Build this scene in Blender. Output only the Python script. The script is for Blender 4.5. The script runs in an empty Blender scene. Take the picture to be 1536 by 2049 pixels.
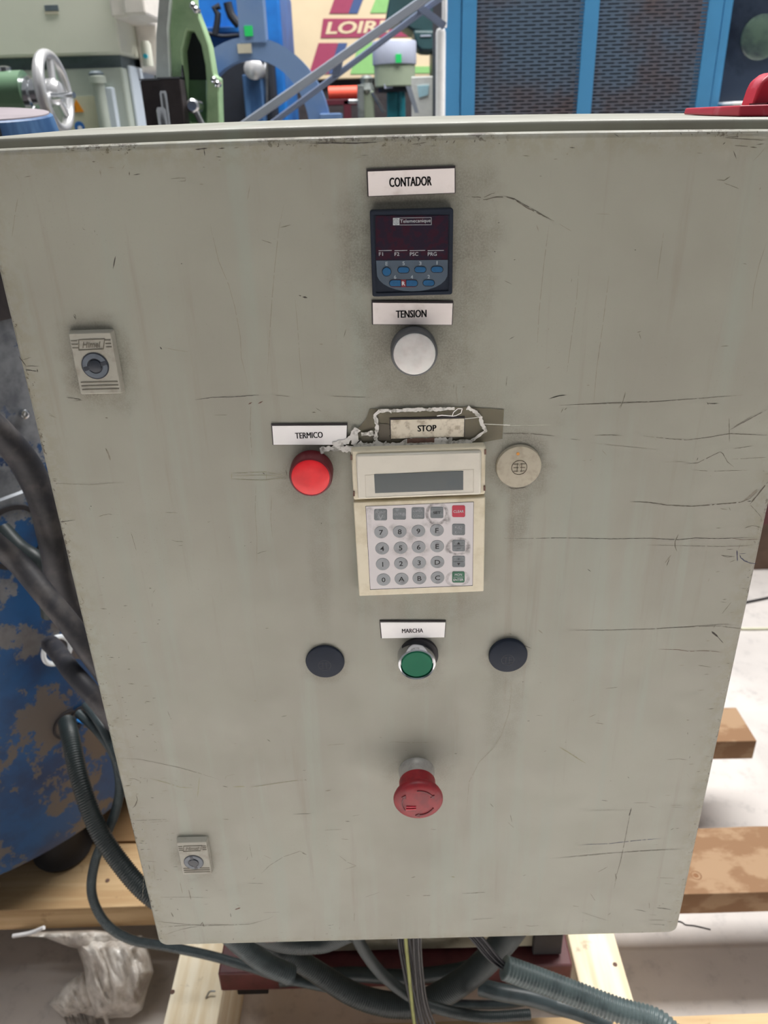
import bpy, bmesh, math, random
from mathutils import Vector, Matrix
random.seed(7)
C = bpy.context.scene.collection
SC = bpy.context.scene

# ------------------------------------------------------------------ camera
F = 1560.0; CZ = 1.42; FZ = -.07; PITCH = .4615; ROLL = -.0290; YAW = -.0039
CAMP = Vector((-.0187, -.490, CZ)); ZB = CZ - .7064          # ZB: bottom of the cabinet door
fw = Vector((math.sin(YAW)*math.cos(PITCH), math.cos(YAW)*math.cos(PITCH), -math.sin(PITCH)))
rt = Vector((math.cos(YAW), -math.sin(YAW), 0)); up = rt.cross(fw)
rt, up = math.cos(ROLL)*rt + math.sin(ROLL)*up, -math.sin(ROLL)*rt + math.cos(ROLL)*up
cd = bpy.data.cameras.new('camera'); cam = bpy.data.objects.new('camera', cd); C.objects.link(cam)
cam.matrix_world = Matrix(((rt.x, up.x, -fw.x, CAMP.x), (rt.y, up.y, -fw.y, CAMP.y), (rt.z, up.z, -fw.z, CAMP.z), (0, 0, 0, 1)))
cd.sensor_fit = 'VERTICAL'; cd.sensor_height = 36; cd.lens = F/2049*36
cd.clip_start = .01; cd.clip_end = 100
cd.dof.use_dof = True; cd.dof.focus_distance = .54; cd.dof.aperture_fstop = 12
SC.camera = cam
# ------------------------------------------------------------------ light
W = bpy.data.worlds.new('world'); SC.world = W; W.use_nodes = True
bg = W.node_tree.nodes['Background']; bg.inputs[0].default_value = (.96, .98, 1, 1); bg.inputs[1].default_value = .32
sl = bpy.data.lights.new('overhead_light', 'AREA'); sl.shape = 'RECTANGLE'; sl.size = 4.5; sl.size_y = 1.3; sl.energy = 395; sl.color = (1, .985, .96)
so = bpy.data.objects.new('overhead_light', sl); C.objects.link(so); so.location = (.9, 1.85, 4.5)  # roof skylight above and behind the cabinet
s2 = bpy.data.lights.new('overhead_light', 'AREA'); s2.shape = 'RECTANGLE'; s2.size = 6; s2.size_y = 1.4; s2.energy = 178; s2.color = (1, .985, .96); s2.spread = math.radians(40)
so = bpy.data.objects.new('overhead_light', s2); C.objects.link(so); so.location = (.3, -1.55, 4.5)      # added fill: brightens the unseen front floor, which bounces light onto the door
vs = SC.view_settings; vs.view_transform = 'Standard'; vs.look = 'None'; vs.gamma = 1; vs.use_curve_mapping = False
vs.exposure = 0.0

# ------------------------------------------------------------------ helpers
def ray(px, py): return fw + rt*((px-768)/F) - up*((py-1024.5)/F)
def at(px, py, Y):
    r = ray(px, py); t = (Y-CAMP.y)/r.y; return CAMP + r*t
def atz(px, py, Z):
    r = ray(px, py); t = (Z-CAMP.z)/r.z; return CAMP + r*t
def lin(c):
    c /= 255; return c/12.92 if c <= .04045 else ((c+.055)/1.055)**2.4
def rgb(r, g, b): return (lin(r), lin(g), lin(b), 1)

class NT:
    def __init__(s, name):
        s.m = bpy.data.materials.new(name); s.m.use_nodes = True; s.t = s.m.node_tree; s.n = s.t.nodes
        s.b = s.n['Principled BSDF']; s.co = s.n.new('ShaderNodeTexCoord').outputs['Object']
    def link(s, a, b): s.t.links.new(a, b)
    def _in(s, sock, v):
        if isinstance(v, bpy.types.NodeSocket): s.link(v, sock)
        else: sock.default_value = v
    def math(s, op, a, b=0.0, c=0.0, clamp=False):
        n = s.n.new('ShaderNodeMath'); n.operation = op; n.use_clamp = clamp
        s._in(n.inputs[0], a); s._in(n.inputs[1], b); s._in(n.inputs[2], c); return n.outputs[0]
    def noise(s, scale, detail=4, rough=.55, stretch=None, off=(0, 0, 0)):
        n = s.n.new('ShaderNodeTexNoise'); n.inputs['Scale'].default_value = scale
        n.inputs['Detail'].default_value = detail; n.inputs['Roughness'].default_value = rough
        mp = s.n.new('ShaderNodeMapping'); mp.inputs['Scale'].default_value = stretch or (1, 1, 1); mp.inputs['Location'].default_value = off
        s.link(s.co, mp.inputs[0]); s.link(mp.outputs[0], n.inputs['Vector']); return n.outputs['Fac']
    def ramp(s, v, a, b, lo=0.0, hi=1.0):
        n = s.n.new('ShaderNodeMapRange'); n.clamp = True; n.interpolation_type = 'SMOOTHSTEP'
        s._in(n.inputs[0], v); n.inputs[1].default_value = a; n.inputs[2].default_value = b
        n.inputs[3].default_value = lo; n.inputs[4].default_value = hi; return n.outputs[0]
    def mix(s, f, a, b):
        n = s.n.new('ShaderNodeMix'); n.data_type = 'RGBA'
        s._in(n.inputs[0], f); s._in(n.inputs[6], a); s._in(n.inputs[7], b); return n.outputs[2]
    def bump(s, h, strength=.2, dist=.001):
        n = s.n.new('ShaderNodeBump'); n.inputs['Strength'].default_value = strength; n.inputs['Distance'].default_value = dist
        s.link(h, n.inputs['Height']); s.link(n.outputs[0], s.b.inputs['Normal'])
    def set(s, **k):
        for a, v in k.items():
            s._in(s.b.inputs[{'col': 'Base Color', 'rough': 'Roughness', 'metal': 'Metallic', 'alpha': 'Alpha', 'trans': 'Transmission Weight',
                              'ior': 'IOR', 'coat': 'Coat Weight', 'spec': 'Specular IOR Level', 'sss': 'Subsurface Weight'}[a]], v)
        return s.m
def plain(name, c, rough=.5, metal=0, var=.12, scale=40, bump=0, c2=None, thr=(.4, .7), stretch=None, coat=0, spec=.5):
    t = NT(name); c = rgb(*c); d = rgb(*c2) if c2 else tuple(x*(1-var*2) for x in c[:3])+(1,)
    n = t.noise(scale, 5, .6, stretch)
    t.set(col=t.mix(t.ramp(n, *thr), c, d), rough=rough, metal=metal, coat=coat, spec=spec)
    if bump: t.bump(n, bump)
    return t.m
M = {}
def mk(k, *a, **q): M[k] = plain(k, *a, **q)

class MB:
    def __init__(s): s.v = []; s.f = []
    def add(s, v, f):
        o = len(s.v); s.v += [tuple(p) for p in v]; s.f += [tuple(i+o for i in q) for q in f]; return s
    def box(s, x0, x1, y0, y1, z0, z1, mtx=None):
        v = [Vector((x, y, z)) for x in (x0, x1) for y in (y0, y1) for z in (z0, z1)]
        if mtx: v = [mtx @ p for p in v]
        return s.add(v, [(0, 1, 3, 2), (4, 6, 7, 5), (0, 4, 5, 1), (2, 3, 7, 6), (0, 2, 6, 4), (1, 5, 7, 3)])
    def prism(s, pts, y0, y1, pts2=None):                 # polygon (x, z), front at y0, back at y1
        n = len(pts); q = pts2 or pts
        v = [(p[0], y0, p[1]) for p in pts] + [(p[0], y1, p[1]) for p in q]
        return s.add(v, [tuple(range(n)), tuple(range(2*n-1, n-1, -1))] + [(i, i+n, (i+1) % n+n, (i+1) % n) for i in range(n)])
    def flat(s, pts3, d):                                 # 3-D polygon extruded by vector d
        n = len(pts3); v = [Vector(p) for p in pts3]; v += [p+Vector(d) for p in v]
        return s.add(v, [tuple(range(n)), tuple(range(2*n-1, n-1, -1))] + [(i, i+n, (i+1) % n+n, (i+1) % n) for i in range(n)])
    def lathe(s, c, ax, prof, n=40, cap=True):            # prof: (radius, distance along ax)
        ax = Vector(ax).normalized(); u = ax.orthogonal().normalized(); w = ax.cross(u); c = Vector(c); v = []; f = []
        for r, h in prof:
            for k in range(n):
                a = 2*math.pi*k/n; v.append(c+ax*h+(u*math.cos(a)+w*math.sin(a))*max(r, 1e-5))
        for i in range(len(prof)-1):
            for k in range(n): f.append((i*n+k, i*n+(k+1) % n, (i+1)*n+(k+1) % n, (i+1)*n+k))
        if cap: f.append(tuple(range(n-1, -1, -1))); f.append(tuple((len(prof)-1)*n+k for k in range(n)))
        return s.add(v, f)
    def ring(s, c, ax, R, r, n=40, m=10, sy=1):
        pr = [(R+r*math.cos(2*math.pi*k/m), r*sy*math.sin(2*math.pi*k/m)) for k in range(m+1)]
        return s.lathe(c, ax, pr, n, False)
    def tube(s, path, rad, n=12, step=.006, corr=None, wob=0):
        P = [Vector(p) for p in path]; Q = []
        if len(P) > 2:
            E = [2*P[0]-P[1]] + P + [2*P[-1]-P[-2]]
            for i in range(1, len(E)-2):
                a, b, c, d = E[i-1:i+3]
                for k in range(24):
                    t = k/24; Q.append(.5*((2*b)+(c-a)*t+(2*a-5*b+4*c-d)*t*t+(3*b-a-3*c+d)*t**3))
            Q.append(P[-1])
        else: Q = P
        L = [0]
        for i in range(1, len(Q)): L.append(L[-1]+(Q[i]-Q[i-1]).length)
        st = corr[0]/4 if corr else step; N = max(2, int(L[-1]/st)); R = []; j = 0
        for k in range(N+1):
            t = L[-1]*k/N
            while j < len(L)-2 and L[j+1] < t: j += 1
            R.append(Q[j].lerp(Q[j+1], (t-L[j])/max(1e-9, L[j+1]-L[j])))
        T = [(R[min(k+1, N)]-R[max(k-1, 0)]).normalized() for k in range(N+1)]
        u = T[0].orthogonal().normalized(); v = []; f = []
        for k in range(N+1):
            u = (u-T[k]*u.dot(T[k])).normalized(); w = T[k].cross(u)
            r = rad(k/N) if callable(rad) else rad
            if corr: r += corr[1]*(0, 1, 1, 0)[k % 4]
            if wob: r *= 1+wob*math.sin(k*.37)*math.sin(k*.11)
            for i in range(n):
                a = 2*math.pi*i/n; v.append(R[k]+(u*math.cos(a)+w*math.sin(a))*r)
        for k in range(N):
            for i in range(n): f.append((k*n+i, k*n+(i+1) % n, (k+1)*n+(i+1) % n, (k+1)*n+i))
        f += [tuple(range(n-1, -1, -1)), tuple(N*n+i for i in range(n))]
        return s.add(v, f)
    def obj(s, name, mat, parent=None, smooth=True, bevel=0, ang=35, seg=2, label=None, kind=None):
        me = bpy.data.meshes.new(name); me.from_pydata(s.v, [], s.f)
        bm = bmesh.new(); bm.from_mesh(me); bmesh.ops.recalc_face_normals(bm, faces=bm.faces); bm.to_mesh(me); bm.free()
        me.materials.append(M[mat] if isinstance(mat, str) else mat)
        if smooth:
            for p in me.polygons: p.use_smooth = True
            me.set_sharp_from_angle(angle=math.radians(ang))
        o = bpy.data.objects.new(name, me); C.objects.link(o)
        if parent is not None: setp(o, parent)
        if bevel:
            b = o.modifiers.new('bevel', 'BEVEL'); b.width = bevel; b.segments = seg; b.limit_method = 'ANGLE'; b.angle_limit = math.radians(30)
        if label: o['label'] = label
        if kind: o['kind'] = kind
        return o
ORG = {}
def org(o): return ORG.get(o.name, Vector((0, 0, 0)))
def setp(o, p):
    o.parent = p; o.matrix_parent_inverse = Matrix.Translation(-org(p))
def thing(name, label, cat, loc=(0, 0, 0), group=None):
    o = bpy.data.objects.new(name, None); C.objects.link(o); o.location = loc; o.empty_display_size = .05; ORG[o.name] = Vector(loc)
    o['label'] = label; o['category'] = cat
    if group: o['group'] = group
    return o
def tag(o, label, cat, group=None):
    o['label'] = label; o['category'] = cat
    if group: o['group'] = group
    return o
def text(mb, s, c, w=None, h=.003, Y=0, ext=.00012, off=0, shear=0, ang=0, squeeze=None):
    """letters on the plane y=Y centred at c=(x, z); h = height of the letters, w = width of the line"""
    cu = bpy.data.curves.new('t', 'FONT'); cu.body = s; cu.size = 1; cu.offset = 0 if 'M' in s else off; cu.shear = shear; cu.resolution_u = 3
    o = bpy.data.objects.new('t', cu); C.objects.link(o)
    dg = bpy.context.evaluated_depsgraph_get(); me = bpy.data.meshes.new_from_object(o.evaluated_get(dg))
    P = [v.co.copy() for v in me.vertices]
    if P:
        x0, x1 = min(p.x for p in P), max(p.x for p in P); y0, y1 = min(p.y for p in P), max(p.y for p in P)
        sz = h/max(1e-6, y1-y0); sx = (w/(x1-x0)) if w else sz*(squeeze or 1)
        V = []
        for p in P:
            x, z = (p.x-(x0+x1)/2)*sx, (p.y-(y0+y1)/2)*sz
            V.append((c[0]+x*math.cos(ang)-z*math.sin(ang), Y-ext, c[1]+x*math.sin(ang)+z*math.cos(ang)))
        mb.add(V, [tuple(q.vertices) for q in me.polygons])
    C.objects.unlink(o); bpy.data.objects.remove(o); bpy.data.curves.remove(cu); bpy.data.meshes.remove(me)
def dp(pts, Y=0): return [(lambda q: (q.x, q.z))(at(a, b, Y)) for a, b in pts]
def rrect(x0, x1, z0, z1, r, n=5):
    P = []
    for cx, cz, a0 in ((x1-r, z1-r, 0), (x0+r, z1-r, 90), (x0+r, z0+r, 180), (x1-r, z0+r, 270)):
        for k in range(n+1):
            a = math.radians(a0+90*k/n); P.append((cx+r*math.cos(a), cz+r*math.sin(a)))
    return P
def circ(cx, cz, r, n=32, sx=1): return [(cx+r*sx*math.cos(2*math.pi*k/n), cz+r*math.sin(2*math.pi*k/n)) for k in range(n)]

# ------------------------------------------------------------------ materials
mk('dark_plastic', (28, 36, 50), .6, spec=.25, var=.08, scale=60)
mk('slate_plastic', (72, 86, 100), .45, var=.05, scale=60)
mk('black_plastic', (34, 38, 47), .5, var=.1, scale=80)
mk('navy_key', (20, 84, 128), .4, var=.1, scale=300)
mk('red_tag', (128, 34, 48), .5)
mk('pale_ink', (190, 196, 200), .6, var=.05)
mk('dim_ink', (158, 168, 176), .6, var=.05)
mk('black_ink', (18, 18, 22), .6, var=.02)
mk('label_white', (244, 236, 233), .45, c2=(222, 212, 206), thr=(.5, .8), scale=90)
mk('label_clean', (252, 250, 250), .4, var=.02)
mk('label_dirty', (214, 206, 188), .5, c2=(168, 156, 136), thr=(.45, .68), scale=170)
mk('label_edge', (40, 32, 36), .5)
mk('chrome', (205, 208, 212), .16, 1, var=.05)
mk('worn_steel', (170, 172, 174), .35, 1, var=.15, scale=60)
mk('grey_collar', (84, 86, 89), .5, var=.1)
mk('zinc_collar', (168, 166, 162), .42, .35, var=.12, scale=120)
mk('green_cap', (0, 98, 70), .55, spec=.25, c2=(12, 62, 50), thr=(.58, .75), scale=110, stretch=(1, 1, .4))
mk('red_mushroom', (136, 26, 36), .5, c2=(114, 24, 34), thr=(.4, .7), scale=120)
mk('red_dark', (96, 16, 28), .5, var=.1)
mk('beige_cap', (170, 163, 146), .6, c2=(150, 142, 124), thr=(.4, .75), scale=140)
mk('lock_grey', (154, 152, 142), .6, c2=(134, 129, 118), thr=(.45, .75), scale=120)
mk('lock_shadow', (104, 99, 88), .7, var=.1, scale=200)
mk('lock_cam', (92, 100, 110), .4, var=.1, scale=200)
mk('lock_dark', (40, 46, 56), .4, var=.1, scale=200)
mk('cream_plastic', (212, 204, 182), .45, c2=(196, 186, 160), thr=(.45, .75), scale=60)
mk('hood_plastic', (206, 202, 190), .25, var=.04, scale=40, coat=.4)
mk('keypad_film', (206, 202, 204), .5, c2=(150, 144, 144), thr=(.56, .74), scale=70)
mk('key_grey', (140, 144, 148), .5, c2=(118, 120, 124), thr=(.5, .75), scale=150)
mk('key_slate', (104, 110, 114), .5, c2=(128, 134, 138), thr=(.5, .7), scale=260)
mk('key_red', (182, 36, 62), .45, var=.06)
mk('key_green', (22, 96, 68), .45, var=.06)
mk('orange_dot', (206, 140, 60), .6)
mk('dirt', (96, 88, 76), .9, c2=(70, 62, 54), thr=(.4, .6), scale=300)
mk('s_dark', (60, 55, 51), .8, var=.1); mk('s_mid', (94, 88, 78), .8, var=.1); mk('s_faint', (132, 127, 115), .8, var=.08)
mk('s_light', (190, 188, 174), .6, var=.05); mk('s_blue', (62, 66, 92), .7); mk('s_brown', (104, 78, 68), .8, var=.15, scale=300)
mk('s_olive', (134, 132, 104), .7)
mk('torn_paper', (214, 212, 208), .8, c2=(150, 148, 142), thr=(.48, .66), scale=240)
mk('column_beige', (150, 144, 126), .55, c2=(112, 104, 90), thr=(.5, .75), scale=30)
mk('oxide_red', (92, 40, 42), .5, var=.2, scale=40)
mk('rubber', (50, 50, 56), .55, c2=(88, 84, 84), thr=(.42, .72), scale=26, bump=.15)
mk('conduit_grey', (66, 77, 80), .4, c2=(54, 63, 66), thr=(.4, .7), scale=60)
mk('conduit_dark', (40, 49, 50), .45, var=.12, scale=60)
mk('conduit_pale', (92, 106, 107), .36, c2=(76, 88, 90), thr=(.4, .7), scale=60)
mk('pale_steel', (186, 194, 190), .4, .15, var=.1, scale=14); mk('bright_steel', (222, 222, 224), .28, .6, var=.04)
mk('wire_black', (26, 26, 34), .45); mk('wire_yellow', (128, 132, 62), .45); mk('wire_grey', (34, 32, 36), .45)
mk('hole_white', (235, 240, 244), .5, var=.01)
mk('blue_plate', (42, 78, 122), .45, c2=(68, 106, 150), thr=(.4, .65), scale=40, stretch=(1, 1, .2))
mk('top_grey', (150, 140, 146), .5, var=.08, scale=30)
mk('casting_green', (100, 132, 104), .35, c2=(76, 106, 84), thr=(.45, .7), scale=12, coat=.3)
mk('pale_green', (158, 190, 148), .45, c2=(132, 166, 126), thr=(.45, .7), scale=14)
mk('machine_beige', (226, 227, 212), .5, var=.04, scale=6)
mk('machine_grey', (182, 190, 180), .5, var=.05, scale=8)
mk('machine_side', (206, 216, 226), .5, var=.05, scale=8)
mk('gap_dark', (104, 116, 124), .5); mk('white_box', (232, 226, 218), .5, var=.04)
mk('warning_orange', (238, 150, 30), .5, var=.03); mk('sign_cream', (208, 206, 180), .5, var=.03); mk('sign_blue', (50, 112, 188), .5, var=.03)
mk('turquoise', (60, 190, 214), .4)
mk('sticker_green', (40, 210, 110), .5, var=.03); mk('sticker_cream', (196, 190, 170), .5, var=.05)
mk('deep_blue', (28, 110, 190), .45, c2=(20, 84, 156), thr=(.4, .7), scale=5)
mk('dusty_blue', (112, 138, 176), .5, c2=(84, 120, 172), thr=(.4, .7), scale=4)
mk('dark_gap', (22, 28, 40), .6); mk('brown_dark', (52, 46, 48), .6, var=.2)
mk('bar_grey', (156, 164, 178), .5, var=.03, scale=12); mk('bar_shade', (118, 130, 156), .5, var=.04)
mk('logo_beige', (226, 206, 172), .6, var=.04, scale=3)
mk('logo_maroon', (158, 62, 94), .6, var=.03); mk('logo_blue', (66, 88, 136), .6, var=.03); mk('logo_green', (140, 194, 120), .6, var=.03)
mk('drum_silver', (186, 192, 212), .4, .1, var=.06, scale=8); mk('drum_green', (162, 174, 152), .5, var=.05, scale=8)
mk('teal', (26, 116, 130), .45, var=.1); mk('orange_red', (232, 92, 70), .5, var=.08); mk('maroon_frame', (84, 26, 40), .5)
mk('fitting', (160, 166, 164), .35, .5, c2=(110, 118, 112), thr=(.4, .6), scale=20)
mk('board_white', (226, 228, 224), .5, var=.05); mk('print_blue', (180, 222, 236), .5, var=.05)
mk('dark_green', (46, 74, 78), .4, var=.15, scale=6); mk('post_white', (246, 246, 246), .4, var=.03)
mk('cabinet_blue', (74, 148, 200), .45, var=.05, scale=6); mk('cabinet_seam', (38, 88, 128), .5)
mk('mesh_blue', (92, 112, 134), .5, c2=(98, 88, 92), thr=(.42, .62), scale=2.6)
mk('mesh_back', (30, 38, 48), .6, var=.1)
mk('machine_navy', (52, 62, 78), .2, c2=(30, 38, 52), thr=(.45, .65), scale=5, coat=.5)
mk('window_green', (84, 104, 92), .25, c2=(46, 58, 66), thr=(.4, .66), scale=9)
mk('skid_brown', (106, 84, 68), .7, var=.15, scale=12)
mk('bracket_red', (196, 52, 72), .42, c2=(206, 92, 108), thr=(.55, .72), scale=60)
mk('foot_black', (34, 32, 36), .6); mk('knot_brown', (132, 92, 60), .8, var=.15, scale=80)
mk('ply_brown', (150, 116, 78), .75, c2=(124, 94, 62), thr=(.4, .7), scale=14, stretch=(.3, 2, 1))
mk('hall_dark', (96, 98, 100), .8, var=.05, scale=2)
mk('hall_wall', (120, 128, 134), .8, var=.05, scale=2)
mk('blue_cable_tie', (40, 130, 210), .4)

def door_paint(name, full=True):
    t = NT(name)
    a = rgb(151, 151, 140); b = rgb(143, 141, 131); c = rgb(148, 152, 142)
    n1 = t.ramp(t.noise(5, 4, .6), .35, .65); col = t.mix(n1, a, b)
    st = t.ramp(t.noise(1, 5, .55, (42, 1, 3.2)), .5, .68); col = t.mix(t.math('MULTIPLY', st, .75), col, c)
    st2 = t.ramp(t.noise(1, 5, .6, (75, 1, 4), (3, 0, 1)), .56, .72); col = t.mix(t.math('MULTIPLY', st2, .45), col, rgb(136, 129, 118))
    sp = t.ramp(t.noise(620, 3, .6), .62, .72); cl = t.ramp(t.noise(9, 3, .5, None, (4, 1, 2)), .45, .7)
    col = t.mix(t.math('MULTIPLY', t.math('MULTIPLY', sp, cl), .35), col, rgb(110, 102, 88))
    if full:
        sx = t.n.new('ShaderNodeSeparateXYZ'); t.link(t.co, sx.inputs[0]); X, Z = sx.outputs[0], sx.outputs[2]
        tot = None; wob = t.math('MULTIPLY', t.math('SUBTRACT', t.noise(38, 5, .65), .5), 1.3)
        fine = t.ramp(t.noise(900, 2, .7), .35, .6, .45, 1.0)
        for px, py, rx, rz, s in ((828, 708, .045, .05, .62), (823, 500, .052, .052, .8), (915, 500, .03, .08, .55), (828, 640, .05, .05, .42), (825, 440, .05, .07, .45), (620, 955, .026, .026, .6), (835, 1000, .062, .07, .4),
                                  (1038, 934, .026, .030, .75), (1038, 1010, .012, .05, .5), (195, 730, .030, .036, .7), (392, 1718, .026, .03, .5),
                                  (833, 1330, .026, .028, .5), (650, 1325, .022, .022, .5), (1017, 1313, .022, .026, .45), (838, 1545, .035, .03, .4),
                                  (850, 860, .10, .03, .3), (860, 1215, .06, .02, .3), (1010, 1400, .02, .07, .3), (640, 1120, .01, .10, .25), (880, 780, .06, .05, .25)):
            p = at(px, py, 0)
            dx = t.math('DIVIDE', t.math('SUBTRACT', X, p.x), rx); dz = t.math('DIVIDE', t.math('SUBTRACT', Z, p.z), rz)
            d = t.math('SQRT', t.math('ADD', t.math('MULTIPLY', dx, dx), t.math('MULTIPLY', dz, dz))); d = t.math('ADD', d, wob)
            k = t.math('MULTIPLY', t.ramp(d, .4, 1.1, 1, 0), s); tot = k if tot is None else t.math('MAXIMUM', tot, k)
        tot = t.math('MULTIPLY', tot, t.math('MULTIPLY', fine, t.ramp(t.noise(60, 4, .6), .25, .6, .4, 1)))
        col = t.mix(t.math('MULTIPLY', tot, .8), col, rgb(86, 77, 66))
        ex = t.math('SUBTRACT', .25, t.math('ABSOLUTE', X)); ez = t.math('SUBTRACT', Z, ZB); et = t.math('SUBTRACT', ZB+.7, Z)
        e = t.math('MINIMUM', ex, t.math('MINIMUM', t.math('MULTIPLY', ez, 1.6), t.math('MULTIPLY', et, 1.0)))
        nz = t.math('MULTIPLY', t.ramp(t.noise(260, 4, .7), .46, .72), .0085)
        w = t.ramp(t.math('SUBTRACT', nz, e), .0, .0012)
        w = t.math('MULTIPLY', w, t.ramp(t.noise(28, 2, .5, None, (9, 2, 3)), .44, .58))
        col = t.mix(t.math('MULTIPLY', w, .8), col, rgb(74, 64, 54))
        ew = t.ramp(e, .0, .022, 1, 0); col = t.mix(t.math('MULTIPLY', t.math('MULTIPLY', ew, t.ramp(t.noise(90, 5, .7), .4, .6)), .35), col, rgb(128, 122, 98))
    t.set(col=col, rough=t.ramp(t.noise(30), .3, .7, .42, .6), spec=.4)
    t.bump(t.noise(700, 2, .5), .08, .0004); return t.m
M['door_paint'] = door_paint('door_paint'); M['body_paint'] = door_paint('body_paint', False)

def peel():
    t = NT('peeling_paint')
    n = t.noise(10, 9, .7, None, (1, 2, .4)); s0 = t.n.new('ShaderNodeSeparateXYZ'); t.link(t.co, s0.inputs[0])
    n = t.math('ADD', n, t.ramp(s0.outputs[2], .93, 1.06, 0, .10)); k = t.ramp(n, .495, .515)
    zn = t.mix(t.ramp(t.noise(26, 4, .6), .35, .65), rgb(128, 132, 138), rgb(92, 96, 104))
    sx = t.n.new('ShaderNodeSeparateXYZ'); t.link(t.co, sx.inputs[0])
    zn = t.mix(t.ramp(sx.outputs[2], .55, .95, 1, 0), zn, rgb(98, 92, 88))  # zinc darkens towards the bottom: the drum's lower shading, painted in
    bl = t.mix(t.ramp(t.noise(10, 4, .6), .4, .7), rgb(14, 72, 122), rgb(20, 48, 86))
    kk = t.math('MAXIMUM', k, t.math('MULTIPLY', t.ramp(sx.outputs[2], 1.02, 1.12), t.ramp(n, .45, .47)))
    t.set(col=t.mix(kk, bl, zn), rough=t.math('ADD', t.math('MULTIPLY', kk, -.05), .45), metal=t.math('MULTIPLY', kk, .25)); t.bump(k, .3, .0006); return t.m
M['peeling'] = peel()
def wood(name, a, b, axis, knots=True):
    t = NT(name); st = (2, 28, 28) if axis == 'x' else (28, 2, 28)
    n = t.noise(1.6, 6, .6, st); col = t.mix(t.ramp(n, .35, .65), rgb(*a), rgb(*b))
    s = t.ramp(t.noise(30, 4, .7), .6, .72); col = t.mix(t.math('MULTIPLY', s, .4), col, rgb(120, 90, 60))
    t.set(col=col, rough=.75); t.bump(n, .25, .001); return t.m
M['pine'] = wood('pine', (206, 176, 134), (184, 150, 108), 'x'); M['pine_pale'] = wood('pine_pale', (244, 234, 210), (226, 208, 174), 'y')
def rough_pine():
    t = NT('rough_pine'); w = t.noise(17, 5, .55, (.6, 1, 1)); k = t.ramp(w, .46, .56)
    col = t.mix(k, rgb(160, 130, 100), rgb(136, 102, 72)); t.set(col=col, rough=.8); t.bump(w, .4, .002); return t.m
M['rough_pine'] = rough_pine()
def concrete():
    t = NT('concrete'); a = t.ramp(t.noise(3, 6, .6), .35, .65); col = t.mix(a, rgb(210, 203, 198), rgb(192, 186, 182))
    col = t.mix(t.math('MULTIPLY', t.ramp(t.noise(24, 6, .7), .52, .7), .35), col, rgb(150, 146, 146))
    t.set(col=col, rough=t.ramp(t.noise(9), .3, .7, .35, .6)); return t.m
M['concrete'] = concrete()
def glassy(name, col, rough, alpha, emit=None):
    t = NT(name); n = t.noise(60, 3); t.set(col=rgb(*col), rough=rough, alpha=alpha, coat=.3); return t.m
M['tape'] = glassy('tape', (118, 112, 92), .3, .6)
def bagm():
    t = NT('bag_plastic'); n = t.noise(22, 5, .6)
    t.set(col=t.mix(t.ramp(n, .35, .7), rgb(228, 222, 214), rgb(192, 180, 168)), rough=.28, alpha=t.ramp(n, .3, .7, .85, .55), coat=.4, sss=.0); return t.m
M['bag'] = bagm()
def lens(name, c1, c2, rough):
    t = NT(name); n = t.noise(70, 4); t.set(col=t.mix(t.ramp(n, .4, .7), rgb(*c1), rgb(*c2)), rough=rough, coat=.1)
    t.b.inputs['Subsurface Weight'].default_value = .25; t.b.inputs['Subsurface Radius'].default_value = (.004, .002, .002); t.b.inputs['Subsurface Scale'].default_value = 1
    return t.m
M['lens_red'] = lens('lens_red', (226, 22, 36), (206, 16, 30), .45); M['lens_white'] = lens('lens_white', (214, 212, 210), (196, 192, 190), .35)
t = NT('counter_window'); t.set(col=t.mix(t.ramp(t.noise(260, 2), .45, .6), rgb(34, 24, 40), rgb(48, 18, 34)), rough=.4, spec=.25); M['counter_window'] = t.m
t = NT('lcd'); t.set(col=t.mix(t.ramp(t.noise(30, 2), .4, .6), rgb(62, 76, 84), rgb(74, 82, 84)), rough=.12, coat=.5); M['lcd'] = t.m
t = NT('clear_cover'); t.set(col=rgb(225, 225, 220), rough=.08, alpha=.25); M['clear_cover'] = t.m

# ------------------------------------------------------------------ setting
MB().box(-7, 7, -6, 9, FZ-.05, FZ).obj('floor', 'concrete', smooth=False, kind='structure')
MB().box(-7, 7, -6.2, -6.0, FZ, 4.6).obj('wall_front', 'hall_dark', smooth=False, kind='structure')
MB().box(-7, 7, 9, 9.2, FZ, 6).obj('wall_back', 'hall_wall', smooth=False, kind='structure')

# ------------------------------------------------------------------ pallet
PT = .17; PB = .116
pal = thing('wooden_pallet', 'pine shipping pallet of thick boards under the control cabinet', 'pallet', (0, .5, 0))
def beam(x0, x1, y0, y1, z0, z1, m, name='plank', jit=.002):
    mb = MB(); n = 12; v = []
    for i in range(n+1):
        x = x0+(x1-x0)*i/n; j = [random.uniform(-jit, jit) for _ in range(4)]
        v += [(x, y0+j[0], z0), (x, y1+j[1], z0), (x, y1+j[2], z1+j[3]*.3), (x, y0+j[0], z1+j[3]*.3)]
    f = [(0, 1, 2, 3), (n*4+3, n*4+2, n*4+1, n*4)]
    for i in range(n):
        a = i*4
        for k in range(4): f.append((a+k, a+4+k, a+4+(k+1) % 4, a+(k+1) % 4))
    mb.add(v, f); return mb.obj(name, m, pal, smooth=False, bevel=.0015)
yA = atz(700, 1803, PT).y; yA2 = atz(100, 1690, PT).y
beam(-1.6, .02, yA, yA2, PB+.001, PT, 'pine'); beam(.021, 1.6, yA-.004, yA2, PB+.001, PT, 'rough_pine')
yF = atz(1400, 1484, PT).y; yF2 = atz(1440, 1416, PT).y; xF = atz(1515, 1484, PT).x
beam(-1.0, xF, yF, yF2, PB+.001, PT, 'rough_pine')
yN = atz(1000, 2040, PT).y
beam(-1.2, 1.2, yN-.12, yN, PB+.001, PT, 'pine')
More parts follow.
